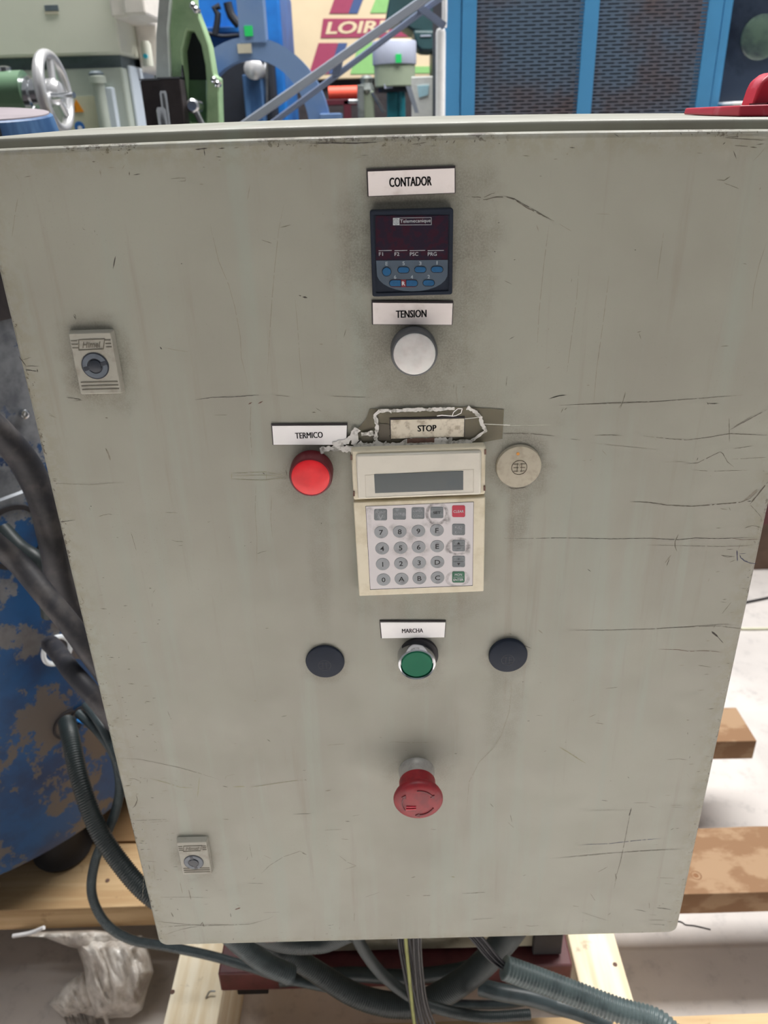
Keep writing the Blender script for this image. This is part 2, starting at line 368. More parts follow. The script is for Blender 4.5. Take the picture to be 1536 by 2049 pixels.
for (pa, pb), m in (((332, 438), 'pine_pale'), ((1172, 1274), 'pine_pale')):
    x0 = atz(pa, 2025, PB).x; x1 = atz(pb, 2025, PB).x
    MB().box(x0, x1, yN-.12, yF2, FZ, PB).obj('stringer', m, pal, smooth=False, bevel=.002, label='pale planed bearer running under the boards')
for px, py in ((345, 1985), (1230, 1930)):
    p = atz(px, py, PB); MB().lathe((p.x, p.y, PB-.001), (0, 0, 1), [(.004, 0), (.004, .0016)], 10).obj('nail_head', 's_brown', pal)
for px, py in ((240, 1735), (215, 1762)):
    p = atz(px, py, PT); MB().lathe((p.x, p.y, PT-.001), (0, 0, 1), [(.004, 0), (.004, .0018)], 10).obj('nail_head', 's_brown', pal)
p = atz(1392, 1752, PT); MB().lathe((p.x, p.y, PT-.001), (0, 0, 1), [(.011, 0), (.011, .0012), (.008, .0014), (.0078, .0010), (.005, .0010), (.0048, .0014), (.0001, .0014)], 20).obj('wood_knot', 'knot_brown', pal)
bn = MB(); p = atz(412, 1998, PB); q = atz(432, 1990, PB)
bn.tube([(p.x, p.y, PB+.001), (p.x+.006, p.y+.006, PB+.008), (q.x, q.y, PB+.009)], .0014, 8, .001); bn.obj('bent_nail', 'worn_steel', pal, label='small bent nail in the left bearer')
# brown sheet lying behind, under the blue machine
MB().box(-1.5, -.20, yA2+.004, yF-.01, PT-.03, PT+.0).obj('plywood_sheet', 'ply_brown', pal, smooth=False, label='brown plywood sheet under the blue machine')

# ------------------------------------------------------------------ pedestal behind the cabinet
ped = thing('machine_pedestal', 'beige steel column on a dark red frame carrying the control cabinet', 'pedestal', (0, .4, PT))
MB().box(-.25, .217, .30, .52, .257, 1.36).obj('column', 'column_beige', ped, smooth=False, bevel=.004)
MB().box(-.30, .25, .275, .55, PT+.035, .248).obj('base_frame', 'oxide_red', ped, smooth=False, bevel=.003)
for fx in (-.28, .19):
    for fy in (.29, .49): MB().box(fx, fx+.05, fy, fy+.05, PT+.0005, PT+.034).obj('frame_foot', 'foot_black', ped, smooth=False, bevel=.002)
MB().box(.19, .235, .29, .30, .252, .30).obj('black_fitting', 'foot_black', ped, smooth=False, bevel=.002)
MB().box(-.10, .10, .222, .30, ZB+.10, ZB+.62).obj('mounting_bracket', 'column_beige', ped, smooth=False, bevel=.003)

# ------------------------------------------------------------------ control cabinet
cab = thing('control_cabinet', 'worn beige-grey steel control cabinet with labelled buttons, counter and keypad on its door', 'cabinet', (0, .1, ZB))
T = ZB+.7
MB().prism([(-.25, ZB), (.25, ZB), (.25, T), (-.25, T)], 0, .014).obj('door', 'door_paint', cab, bevel=.0035, seg=4)
d_ = [o for o in C.objects if o.name == 'door'][0]
# the door has rounded corners towards the bottom
me = d_.data; me.clear_geometry()
def crown(x): return .001-.0028*((x+.05)/.25)**2        # the sheet metal is slightly bowed along the top
pr = rrect(-.25, .25, ZB, T, .009, 6); pr = pr[:7]+[(.241-.482*k/24, T) for k in range(1, 24)]+pr[7:]
pr = [(x, z+(crown(x) if z > T-.01 else 0)) for x, z in pr]
mb = MB(); mb.prism(pr, 0, .014); me.from_pydata(mb.v, [], mb.f)
# body: front frame a little taller than the door, top rising backwards
def side(x):
    c = crown(x); return [(x, .016, ZB+.002), (x, .016, T+.0045+c), (x, .0185, T+.0060+c), (x, .22, T+.0105+c), (x, .22, ZB+.002)]
mb = MB(); NS = 24; vv = []
for k in range(NS+1): vv += side(-.2515+.503*k/NS)
mb.add(vv, [(0, 1, 2, 3, 4), tuple(NS*5+k for k in (4, 3, 2, 1, 0))]+[(a*5+i, a*5+5+i, a*5+5+(i+1) % 5, a*5+(i+1) % 5) for a in range(NS) for i in range(5)]); mb.obj('body', 'body_paint', cab, bevel=.0012)
MB().box(-.246, .246, .013, .017, ZB+.006, T-.004).obj('door_seal', 'foot_black', cab, smooth=False)

# --- label plates
def plate(word, quad, tw, th, m, label, c=None, off=.035, ang=0):
    e = MB(); e.prism(dp(quad, -.0015), -.0012, 0); o = e.obj('label_plate', 'label_edge', cab, smooth=False, bevel=.0003, label=label)
    q = dp(quad, -.0015); cx = sum(p[0] for p in q)/4; cz = sum(p[1] for p in q)/4; k = []
    for x, z in q:
        k.append((x+(.0007 if x < cx else -.0005), z+(.0004 if z < cz else -.0012)))
    f = MB(); f.prism(k, -.0016, -.0012); f.obj('plate_face', m, o, smooth=False)
    cc = dp([c], -.0017)[0]; t = MB(); [text(t, word, (cc[0]+dx_, cc[1]), tw, th, -.0016, off=.006, ang=ang) for dx_ in (-th*.035, 0, th*.035)]; t.obj('lettering', 'black_ink', o, smooth=False)
    return o
plate('CONTADOR', [(735, 394), (911, 387), (911, 332), (733, 339)], .0243, .0050, 'label_white', 'white plate reading CONTADOR, tilted, above the counter', (821, 363.5), ang=.01)
plate('TENSION', [(744, 650), (905, 651), (907, 603), (743, 602)], .0188, .0046, 'label_white', 'white plate reading TENSION below the counter', (822.5, 628))
plate('TERMICO', [(545, 891), (694, 891), (695, 848), (542, 849)], .0182, .0042, 'label_clean', 'bright white plate reading TERMICO above the red lamp', (618, 871), ang=.012)
plate('STOP', [(780, 879), (929, 875), (930, 834), (779, 837)], .0123, .0044, 'label_dirty', 'yellowed plate reading STOP under torn tape', (854, 857))
plate('MARCHA', [(762, 1278), (890, 1276), (892, 1243), (759, 1243)], .0158, .0038, 'label_clean', 'bright white plate reading MARCHA above the green button', (825, 1262))

# --- counter
Yc = -.007
def Z4(u, v): return (700+u/5.907, 320+v/5.907)
def P4(pts, Y=Yc): return dp([Z4(*p) for p in pts], Y)
q = P4([(236, 590), (1224, 582), (1210, 1605), (262, 1612)]); x0 = (q[0][0]+q[3][0])/2; x1 = (q[1][0]+q[2][0])/2; z1 = (q[0][1]+q[1][1])/2; z0 = (q[2][1]+q[3][1])/2
cm = MB(); cm.prism(rrect(x0, x1, z0, z1, .0014), Yc+.0008, 0)
ctr = cm.obj('digital_counter', 'dark_plastic', cab, bevel=.0006, label='square dark blue digital counter with small blue keys')
fr = MB(); o_ = rrect(x0+.0005, x1-.0005, z0+.0005, z1-.0005, .0012); i_ = rrect(x0+.0022, x1-.0022, z0+.0022, z1-.0022, .0008)
n = len(o_); fr.add([(p[0], Yc, p[1]) for p in o_]+[(p[0], Yc, p[1]) for p in i_]+[(p[0], Yc+.001, p[1]) for p in o_]+[(p[0], Yc+.001, p[1]) for p in i_],
       [(k, (k+1) % n, (k+1) % n+n, k+n) for k in range(n)]+[(k, k+2*n, (k+1) % n+2*n, (k+1) % n) for k in range(n)]+[(k+n, (k+1) % n+n, (k+1) % n+3*n, k+3*n) for k in range(n)])
fr.obj('bezel_rim', 'dark_plastic', ctr, smooth=False)
YF_ = Yc+.0005
w = MB(); w.prism(P4([(302, 672), (316, 660), (1150, 655), (1160, 666), (1155, 1178), (308, 1184)], YF_), YF_, YF_+.0004); w.obj('display_window', 'counter_window', ctr, smooth=False, label='dark maroon display window')
U = [(308, 1190), (1155, 1182), (1153, 1345)]
for k in range(13):
    a = math.radians(8+164*k/12); U.append((735+418*math.cos(a)*1.0, 1345+210*math.sin(a)))
U += [(318, 1345)]
w = MB(); w.prism(P4(U, YF_), YF_, YF_+.0004); w.obj('key_panel', 'slate_plastic', ctr, smooth=False)
YK = YF_-.0007
def pill(cx, cy, hw, hh, left=True, right=True):
    P = []
    for k in range(9):
        a = math.radians(-90+180*k/8)
        P.append((cx+hw-hh*(1-math.cos(a)) if right else cx+hw, cy+hh*math.sin(a)))
    for k in range(9):
        a = math.radians(90+180*k/8)
        P.append((cx-hw+hh*(1+math.cos(a)) if left else cx-hw, cy+hh*math.sin(a)))
    return P
ks = [(433, 1322, 50, 50, 1, 1), (632, 1301, 66, 33, 1, 1), (830, 1297, 66, 33, 1, 1), (1029, 1295, 68, 33, 1, 1), (533, 1458, 66, 35, 1, 0), (732, 1458, 66, 35, 0, 1), (930, 1455, 66, 33, 1, 1)]
mb = MB(); mb.prism(P4(pill(632, 1459, 170, 44), YF_), YF_-.0002, YF_+.0002); mb.obj('reset_mark', 'red_tag', ctr, smooth=False, label='red mark joining two keys around an R')
for cx, cy, hw, hh, l, r in ks:
    b = MB(); b.prism(P4(pill(cx, cy, hw+6, hh+6, l, r), YF_), YF_-.00025, YF_+.0002); kb = b.obj('key', 'dark_plastic', ctr, smooth=False)
    k = MB(); k.prism(P4(pill(cx, cy, hw, hh, l, r), YK), YK, YF_-.0002); k.obj('key_top', 'navy_key', ctr, bevel=.0002)
lt = MB(); dm = MB()
def T4(mb, s, u0, u1, v0, v1, **k):
    c = P4([((u0+u1)/2, (v0+v1)/2)], YF_)[0]; a = P4([(u0, v0), (u1, v1)], YF_); text(mb, s, c, abs(a[1][0]-a[0][0]), abs(a[0][1]-a[1][1]), YF_-.00025 if s == 'R' else YF_, **k)
for s, u0, u1 in (('F1', 341, 390), ('F2', 527, 582), ('PSC', 708, 806), ('PRG', 919, 1024)): T4(lt, s, u0, u1, 1092, 1132)
for u0, u1 in ((338, 494), (525, 677), (706, 888), (917, 1108)): lt.prism(P4([(u0, 1070), (u1, 1067), (u1, 1072), (u0, 1076)], YF_), YF_-.0001, YF_)
T4(lt, 'Telemecanique', 592, 952, 704, 748); T4(lt, 'R', 612, 652, 1436, 1482, off=.03)
for s, u, v in (('E', 433, 1226), ('5', 633, 1222), ('3', 830, 1222), ('1', 1028, 1216), ('6', 533, 1385), ('4', 731, 1383), ('2', 930, 1380)):
    T4(dm, s, u-(6 if s == '1' else 14), u+(6 if s == '1' else 14), v-21, v+21, off=.012)
for a in ([(505, 685), (963, 679), (963, 683), (505, 689)], [(505, 768), (963, 764), (963, 768), (505, 772)], [(505, 685), (509, 685), (509, 772), (505, 772)], [(959, 680), (963, 680), (963, 768), (959, 768)]):
    lt.prism(P4(a, YF_), YF_-.0001, YF_)
lt.obj('lettering', 'pale_ink', ctr, smooth=False); dm.obj('key_numbers', 'dim_ink', ctr, smooth=False)
lg = MB(); lg.prism(P4([(505, 687), (584, 686), (584, 769), (505, 771)], YF_), YF_-.0001, YF_); em = lg.obj('emblem', 'pale_ink', ctr, smooth=False)
lg = MB(); cc = P4([(545, 728)], YF_)[0]
lg.ring((cc[0], YF_-.0001, cc[1]), (0, 1, 0), .0016, .00012, 24, 6)
for dx in (-.0007, 0, .0007): lg.box(cc[0]+dx-.00012, cc[0]+dx+.00012, YF_-.0002, YF_, cc[1]-.0012, cc[1]+.0012)
lg.obj('emblem_mark', 'key_slate', ctr, smooth=False)

# --- lamps and buttons
def axis(px, py, Y): p = at(px, py, Y); return p.x, p.z
# TENSION lamp: face centre
x, z = axis(829, 709, -.013)
b = MB().lathe((x, 0, z), (0, -1, 0), [(.0147, 0), (.0147, .010), (.0140, .0125), (.0132, .0130), (.0132, .012)], 64).obj('pilot_lamp', 'grey_collar', cab, label='white round lamp in a grey ring under TENSION')
MB().lathe((x, 0, z), (0, -1, 0), [(.0131, .010), (.0131, .0128), (.0118, .0136), (.006, .0141), (.0001, .0142)], 64).obj('lamp_lens', 'lens_white', b)
# red lamp
x, z = axis(621, 956, -.013)
b = MB().lathe((x, 0, z), (0, -1, 0), [(.0146, 0), (.0146, .010), (.0138, .0126), (.0129, .0130), (.0129, .012)], 64).obj('pilot_lamp', 'red_dark', cab, label='bright red round lamp under TERMICO')
MB().lathe((x, 0, z), (0, -1, 0), [(.0128, .010), (.0128, .0128), (.0118, .0132), (.006, .0133), (.0001, .0133)], 64).obj('lamp_lens', 'lens_red', b)
# green button
x, z = axis(834, 1331, -.012)
b = MB().lathe((x, 0, z), (0, -1, 0), [(.0146, 0), (.0146, .009), (.0142, .0115), (.0134, .0122), (.0126, .0116), (.0122, .009)], 64).obj('push_button', 'chrome', cab, label='green push button in a chrome ring under MARCHA')
MB().lathe((x, 0, z), (0, -1, 0), [(.0120, .006), (.0120, .0106), (.0112, .0112), (.0001, .0110)], 64).obj('button_cap', 'green_cap', b)
MB().lathe((x+.0018, 0, z+.0018), (0, -1, 0), [(.0150, 0), (.0150, .0035)], 48).obj('gasket', 'foot_black', b)
def emblem(mb, x, z, Y, R, w):
    mb.ring((x, Y, z), (0, 1, 0), R, w, 32, 6)
    for sx in (-1, 1):
        mb.box(x+sx*R*.28-w*.6, x+sx*R*.28+w*.6, Y-w, Y+w, z-R*.62, z+R*.62)
        for dz in (-.5, 0, .5): mb.box(x+(0.1 if sx > 0 else -.75)*R, x+(.75 if sx > 0 else -.1)*R, Y-w, Y+w, z+dz*R-w*.5, z+dz*R+w*.5)
# blanking caps
for px, py, h, mt, lb, te in ((650, 1326, .0026, 'dark_plastic', 'dark blanking plug left of the green button', .02), (1017, 1315, .0044, 'dark_plastic', 'dark blanking plug right of the green button, sitting proud', .02)):
    x, z = axis(px, py, -h)
    b = MB().lathe((x, 0, z), (0, -1, 0), [(.0147, 0), (.0150, h*.5), (.0146, h*.85), (.0135, h), (.0001, h+.0003)], 56).obj('blanking_plug', mt, cab, label=lb)
    e = MB(); emblem(e, x-.0005, z-.0025, -h-.0001, .0048, .00022); e.obj('emblem', 'black_plastic', b)
x, z = axis(1038, 935, -.003)
b = MB().lathe((x, 0, z), (0, -1, 0), [(.0155, 0), (.0155, .0018), (.0150, .0028), (.0138, .0030), (.0001, .0030)], 64).obj('blanking_plug', 'beige_cap', cab, label='beige blanking plug right of the keypad, with an orange dot')
e = MB(); emblem(e, x+.0002, z-.0002, -.0031, .0052, .00022); e.obj('emblem', 'dirt', b)
xx, zz = axis(1036, 908, -.003); MB().lathe((xx, -.0029, zz), (0, -1, 0), [(.0011, 0), (.0011, .0003)], 20).obj('paint_dot', 'orange_dot', b)
# emergency stop
x = at(837, 1600, -.035).x; z = at(836, 1560, 0).z
z = at(836, 1531, -.008).z-.0143
b = MB().lathe((x, 0, z), (0, -1, 0), [(.0150, 0), (.0150, .003), (.0143, .004), (.0143, .012), (.0136, .0128)], 64).obj('emergency_stop', 'zinc_collar', cab, label='red mushroom emergency stop on a metal collar')
mm = MB().lathe((x, 0, z), (0, -1, 0), [(.0125, .011), (.0150, .013), (.0150, .0245), (.0165, .026), (.0192, .0275), (.0200, .0295), (.0198, .0315), (.0188, .0330), (.0150, .0345), (.008, .0353), (.0001, .0355)], 72)
mm.obj('mushroom_head', 'red_mushroom', b)
ar = MB()
def arc(mb, r0, r1, a0, a1, Y0, n=14):
    O = []; I = []
    for k in range(n+1):
        a = math.radians(a0+(a1-a0)*k/n); O.append((x+r1*math.cos(a), z+r1*math.sin(a))); I.append((x+r0*math.cos(a), z+r0*math.sin(a)))
    for k in range(n): mb.prism([O[k], O[k+1], I[k+1], I[k]], Y0, Y0+.0006)
for a in (95, 215, 335):
    arc(ar, .0128, .0136, a, a-62, -.0354)
    e_ = math.radians(a-62); cx, cz = x+.0132*math.cos(e_), z+.0132*math.sin(e_); tx, tz = math.sin(e_), -math.cos(e_); nx, nz = math.cos(e_), math.sin(e_)
    ar.prism([(cx+nx*.002, cz+nz*.002), (cx+tx*.0035, cz+tz*.0035), (cx-nx*.002, cz-nz*.002)], -.0353, -.0345)
ar.obj('turn_arrows', 'red_dark', b, smooth=False)
ar = MB().box(x-.010, x-.002, -.0362, -.0352, z-.0035, z-.0028).box(x-.010, x-.002, -.0362, -.0352, z-.0058, z-.0051); ar.obj('scuff_mark', 'bracket_red', b, smooth=False)

# --- latches
def latch(quad, cpt, R, label, open_ang):
    Yl = -.0055; q = dp(quad, Yl); x0 = (q[0][0]+q[3][0])/2; x1 = (q[1][0]+q[2][0])/2; z1 = (q[0][1]+q[1][1])/2; z0 = (q[2][1]+q[3][1])/2
    w = x1-x0; h = z1-z0; mb = MB(); o = rrect(x0-.001, x1+.001, z0-.001, z1+.001, .0012, 3); i = rrect(x0, x1, z0, z1, .001, 3)
    mb.prism(i, Yl, 0, o); b = mb.obj('latch', 'lock_grey', cab, bevel=.0004, label=label)
    g = MB()
    for k in (.12, .175, .23):
        for s in ((.03, .17), (.84, .97)): g.box(x0+w*s[0], x0+w*s[1], Yl-.00035, Yl, z1-h*k-.00025, z1-h*k+.00025)
    for k in (.80, .86, .92): g.box(x0+w*.06, x1-w*.04, Yl-.00035, Yl, z1-h*k-.0003, z1-h*k+.0003)
    p = [(x0+w*.17, z1-h*.27), (x0+w*.76, z1-h*.26), (x0+w*.84, z1-h*.10), (x0+w*.22, z1-h*.105)]
    for k in range(4):
        a, c = Vector(p[k]), Vector(p[(k+1) % 4]); d = (c-a).normalized(); nn = Vector((-d.y, d.x))*.00022
        g.prism([tuple(a+nn), tuple(c+nn), tuple(c-nn), tuple(a-nn)], Yl-.0004, Yl)
    g.obj('raised_ribs', 'lock_shadow', b, smooth=False)
    t = MB(); text(t, 'Himel', (x0+w*.50, z1-h*.185), w*.46, h*.10, Yl, ext=.0003, off=.02, shear=.35); t.obj('lettering', 'lock_shadow', b, smooth=False)
    cx, cz = dp([cpt], Yl)[0]
    MB().lathe((cx, Yl-.0001, cz), (0, -1, 0), [(R*1.06, -.002), (R*1.06, .0003), (R*.98, .0003)], 40).obj('lock_ring', 'lock_dark', b)
    MB().lathe((cx, Yl-.0002, cz), (0, -1, 0), [(R*.97, -.001), (R*.97, .0005), (R*.6, .0005), (R*.58, -.0002), (.0001, -.0002)], 40).obj('lock_cylinder', 'lock_cam', b)
    m = Matrix.Translation((cx, 0, cz)) @ Matrix.Rotation(open_ang, 4, 'Y')
    MB().lathe((cx, Yl, cz), (0, -1, 0), [(R*.5, -.001), (R*.48, .0011), (R*.3, .0014), (.0001, .0014)], 30).obj('lock_core', 'lock_dark', b)
    MB().box(-R*.96, R*.96, Yl-.0009, Yl, -R*.17, R*.17, m).obj('key_slot', 'lock_dark', b, smooth=False, bevel=.0003)
    return b
latch([(136, 669), (219, 664), (244, 786), (163, 790)], (190.8, 732), .0081, 'upper door latch with dark round lock', math.radians(-15))
latch([(353, 1687), (411, 1684), (424, 1747), (367, 1752)], (387.5, 1725), .0083, 'lower door latch with dark round lock', math.radians(80))

# --- tape over STOP
def Zt(u, v): return (630+u/3.938, 800+v/3.938)
tp = [(430, 70), (1200, 55), (1487, 75), (1475, 305), (1240, 345), (560, 385), (30, 405), (230, 300), (340, 225), (400, 150)]
q = dp([Zt(*p) for p in tp], 0); tb = MB(); tb.prism(q, -.0006, -.0004); tape = tb.obj('clear_tape', 'tape', cab, smooth=False, label='torn clear adhesive tape stuck over the STOP plate')
tr = MB()
RC = [0]
def rib3(mb, pts, w, Y, jit=0, tr_=Zt):
    RC[0] += 1; Y -= RC[0]*.00001
    q = [Vector(p) for p in dp([tr_(*p) for p in pts], Y)]; R = []
    for i in range(len(q)-1):
        n = max(1, int((q[i+1]-q[i]).length/.0006))
        for k in range(n): R.append(q[i].lerp(q[i+1], k/n))
    R.append(q[-1]); L = []; S = []
    for i, p in enumerate(R):
        d = (R[min(i+1, len(R)-1)]-R[max(i-1, 0)]).normalized(); nn = Vector((-d.y, d.x))
        if i % 2 == 0: ja, jc = random.uniform(-jit, jit), random.uniform(-jit, jit)
        sa, sc_ = (ja, jc) if i < 2 else (.55*sa+.45*ja, .55*sc_+.45*jc)
        a = w*.5*(1+sa); c = w*.5*(1+sc_); L.append(p+nn*a); S.append(p-nn*c)
    m = len(R); mb.add([(p.x, Y, p.y) for p in L]+[(p.x, Y, p.y) for p in S], [(i, i+1, m+i+1, m+i) for i in range(m-1)])
rib3(tr, [(475, 320), (490, 200), (470, 120), (505, 85), (600, 85), (800, 78), (1040, 72), (1100, 68)], .0022, -.0021, .6)
rib3(tr, [(1200, 58), (1250, 85), (1300, 130), (1320, 190), (1345, 245), (1290, 280), (1230, 325), (1080, 335)], .0024, -.0021, .6)
rib3(tr, [(460, 340), (560, 362), (700, 345), (940, 330), (1080, 330)], .0050, -.0021, .7)
rib3(tr, [(40, 400), (140, 385), (250, 385), (360, 370), (470, 350)], .0042, -.0022, .7)
rib3(tr, [(150, 370), (230, 330), (300, 290), (340, 230)], .0040, -.0022, .7)
rib3(tr, [(290, 290), (330, 350), (400, 370)], .006, -.0022, .6)
rib3(tr, [(365, 275), (460, 262)], .0034, -.0022, .6)
tr.obj('torn_adhesive', 'torn_paper', cab, smooth=False, label='white torn adhesive left around the STOP plate', kind='stuff')
gl = MB(); rib3(gl, [(1080, 130), (1090, 100), (1125, 70), (1160, 70), (1150, 105), (1110, 125), (1080, 130)], .0005, -.00215); rib3(gl, [(590, 85), (600, 105)], .0004, -.0021)
rib3(gl, [(1180, 150), (1320, 135)], .0003, -.0021); rib3(gl, [(1330, 190), (1536, 200)], .0003, -.0021); rib3(gl, [(960, 128), (1000, 122), (1080, 128)], .0006, -.0021)
gl.obj('tape_creases', 'label_clean', tape, smooth=False, kind='stuff')
g2 = MB(); rib3(g2, [(725, 322), (940, 318)], .0032, -.0023, .2); g2.obj('brown_scrap', 's_brown', cab, smooth=False)
g3 = MB(); rib3(g3, [(550, 190), (545, 250), (545, 320)], .008, -.0009, .3); g3.obj('tape_smudge', 's_mid', cab, smooth=False)

# --- keypad
def Zk(u, v): return (690+u/4.955, 880+v/4.955)
def PK(pts, Y): return dp([Zk(*p) for p in pts], Y)
Yk = -.008
q = PK([(82, 620), (1392, 568), (1375, 1505), (140, 1552)], Yk)
kp = MB().prism(q, Yk, 0).obj('operator_keypad', 'cream_plastic', cab, bevel=.0008, label='cream operator keypad with grey keys and a narrow blank display')
Yh = -.0105
q = PK([(58, 118), (1400, 75), (1392, 555), (85, 612)], Yh)
hd = MB().prism(q, Yh+.002, 0).obj('display_hood', 'cream_plastic', kp, bevel=.0012)
q = PK([(105, 150), (1355, 112), (1350, 548), (130, 592)], Yh)
MB().prism(q, Yh, Yh+.003).obj('hood_cover', 'hood_plastic', kp, bevel=.0016, seg=3, label='glossy transparent-edged cover over the display')
q = PK([(200, 350), (1275, 292), (1272, 520), (208, 572)], Yh); fr = MB()
for k in range(4):
    a, c = Vector(q[k]), Vector(q[(k+1) % 4]); d = (c-a).normalized(); nn = Vector((-d.y, d.x))*.00012; fr.prism([tuple(a+nn), tuple(c+nn), tuple(c-nn), tuple(a-nn)], Yh-.0001, Yh)
fr.obj('display_border', 'beige_cap', kp, smooth=False)
q = PK([(288, 342), (1173, 308), (1172, 498), (298, 530)], Yh-.0002)
MB().prism(q, Yh-.0003, Yh+.0002).obj('display', 'lcd', kp, smooth=False, bevel=.0002, label='blank grey-blue display strip')
cl = MB()
for u, v in ((62, 185), (88, 545), (1393, 130), (1385, 490)):
    cl.prism(PK([(u-9, v-22), (u+9, v-22), (u+9, v+22), (u-9, v+22)], Yh), Yh+.001, Yh+.006)
cl.obj('hood_clip', 's_brown', kp, smooth=False)
q = PK([(207, 660), (1272, 617), (1262, 1440), (252, 1480)], Yk); c_ = (sum(p[0] for p in q)/4, sum(p[1] for p in q)/4)
MB().prism([((p[0]-c_[0])*1.008+c_[0], (p[1]-c_[1])*1.012+c_[1]-.0002) for p in q], Yk-.0001, Yk+.0005).obj('film_shadow_gap', 'black_plastic', kp, smooth=False)
MB().prism(q, Yk-.0003, Yk+.0006).obj('keypad_film', 'keypad_film', kp, smooth=False, label='pale key membrane with black finger smudges')
kd = MB(); kw = MB()
def key(u, v, hw, hh, shape, m, s, ink, lab=None):
    if shape == 'o':
        P = [(u+hw*math.cos(2*math.pi*k/28), v+hh*math.sin(2*math.pi*k/28)) for k in range(28)]
    else:
        P = []
        for cx, cy, a0 in ((u+hw-16, v-hh+16, -90), (u+hw-16, v+hh-16, 0), (u-hw+16, v+hh-16, 90), (u-hw+16, v-hh+16, 180)):
            for k in range(5):
                a = math.radians(a0+22.5*k); P.append((cx+16*math.cos(a), cy+16*math.sin(a)))
    Y = Yk-.0006; MB().prism(PK(P, Y), Y, Yk).obj('key', m, kp, bevel=.0002, label=lab)
    lines = s.split('|')
    for i, l in enumerate(lines):
        if not l: continue
        vv = v+(0 if len(lines) == 1 else (-25 if i == 0 else 25))
        c = PK([(u, vv)], Y)[0]
        if l in '^v':
            kk = 1 if l == '^' else -1; ink.prism([(c[0]-.0011, c[1]-kk*.0009), (c[0]+.0011, c[1]-kk*.0009), (c[0], c[1]+kk*.0011)], Y-.0001, Y)
        elif l == '-': ink.box(c[0]-.0012, c[0]+.0012, Y-.0001, Y, c[1]-.0001, c[1]+.0001)
        elif l == '+': ink.box(c[0]-.0011, c[0]+.0011, Y-.0001, Y, c[1]-.0001, c[1]+.0001); ink.box(c[0]-.0001, c[0]+.0001, Y-.00012, Y, c[1]-.0010, c[1]+.0010)
        else: text(ink, l, c, min(.0072, .0019*len(l)*.9) if len(l) > 1 else None, .0039 if len(l) == 1 else .0020, Y, squeeze=1.08, off=.012)
    if len(lines) == 2:
        c = PK([(u, v)], Y)[0]; ink.box(c[0]-.0036, c[0]+.0036, Y-.0001, Y, c[1]-.0001, c[1]+.0001)
fd = MB()
key(353, 744, 64, 56, 'r', 'key_slate', 'POINT|V', fd); key(539, 736, 65, 57, 'r', 'key_slate', 'OUTPUT', fd); key(724, 729, 64, 57, 'r', 'key_slate', 'OPER|COND', fd)
key(911, 722, 64, 56, 'r', 'key_slate', 'SET', kd); key(1126, 710, 65, 58, 'r', 'key_red', 'CLEAR', kw, 'red CLEAR key')
R_ = [[('7', 358, 918), ('8', 542, 912), ('9', 727, 905), ('F', 911, 898)], [('4', 368, 1079), ('5', 551, 1072), ('6', 730, 1064), ('E', 914, 1057)],
      [('1', 374, 1235), ('2', 555, 1227), ('3', 735, 1219), ('D', 916, 1214)], [('0', 382, 1388), ('A', 560, 1381), ('B', 738, 1374), ('C', 917, 1368)]]
for row in R_:
    for s, u, v in row: key(u, v, 68, 60, 'o', 'key_grey', s, kd)
key(1126, 891, 63, 56, 'r', 'key_slate', 'K/D|K-W', fd); key(1126, 1051, 63, 57, 'r', 'key_slate', '^|-', kd); key(1126, 1208, 63, 56, 'r', 'key_slate', '+|v', kd)
key(1124, 1362, 62, 55, 'r', 'key_green', 'MON|ENTER', kw, 'green MON ENTER key')
kd.obj('lettering', 'black_ink', kp, smooth=False); fd.obj('worn_lettering', 'key_grey', kp, smooth=False); kw.obj('lettering', 'pale_ink', kp, smooth=False)
t = NT('keypad_film_worn'); sx = t.n.new('ShaderNodeSeparateXYZ'); t.link(t.co, sx.inputs[0]); tot = None
for u, v, ru, rv, k, ring in ((911, 730, 112, 112, .9, 1), (1122, 1055, 118, 84, .8, 1), (1115, 1375, 118, 80, .5, 1), (1215, 1080, 38, 70, .8, 0), (1020, 1070, 38, 60, .8, 0), (1010, 790, 50, 60, .8, 0), (660, 930, 190, 120, .45, 0), (560, 1090, 140, 90, .35, 0),
                              (240, 700, 60, 60, .5, 0), (760, 1080, 110, 90, .5, 0), (740, 1240, 110, 80, .45, 0), (330, 880, 90, 60, .4, 0), (480, 870, 60, 50, .5, 0), (850, 830, 120, 50, .4, 0), (240, 800, 40, 200, .25, 0)):
    p = PK([(u, v)], Yk)[0]; a_ = PK([(u+ru, v+rv)], Yk)[0]
    dx = t.math('DIVIDE', t.math('SUBTRACT', sx.outputs[0], p[0]), abs(a_[0]-p[0])); dz = t.math('DIVIDE', t.math('SUBTRACT', sx.outputs[2], p[1]), abs(a_[1]-p[1]))
    d = t.math('SQRT', t.math('ADD', t.math('MULTIPLY', dx, dx), t.math('MULTIPLY', dz, dz)))
    if ring: d = t.math('MULTIPLY', t.math('ABSOLUTE', t.math('SUBTRACT', d, .88)), 5.0)
    w_k = t.math('MULTIPLY', t.ramp(d, .3, 1.0, 1, 0), k); tot = w_k if tot is None else t.math('MAXIMUM', tot, w_k)
tot = t.math('MULTIPLY', tot, t.ramp(t.noise(230, 5, .65), .32, .68, .15, 1))
t.set(col=t.mix(tot, rgb(204, 200, 202), rgb(92, 86, 86)), rough=.5)
for o in kp.children:
    if o.name.startswith('keypad_film'): o.data.materials[0] = t.m

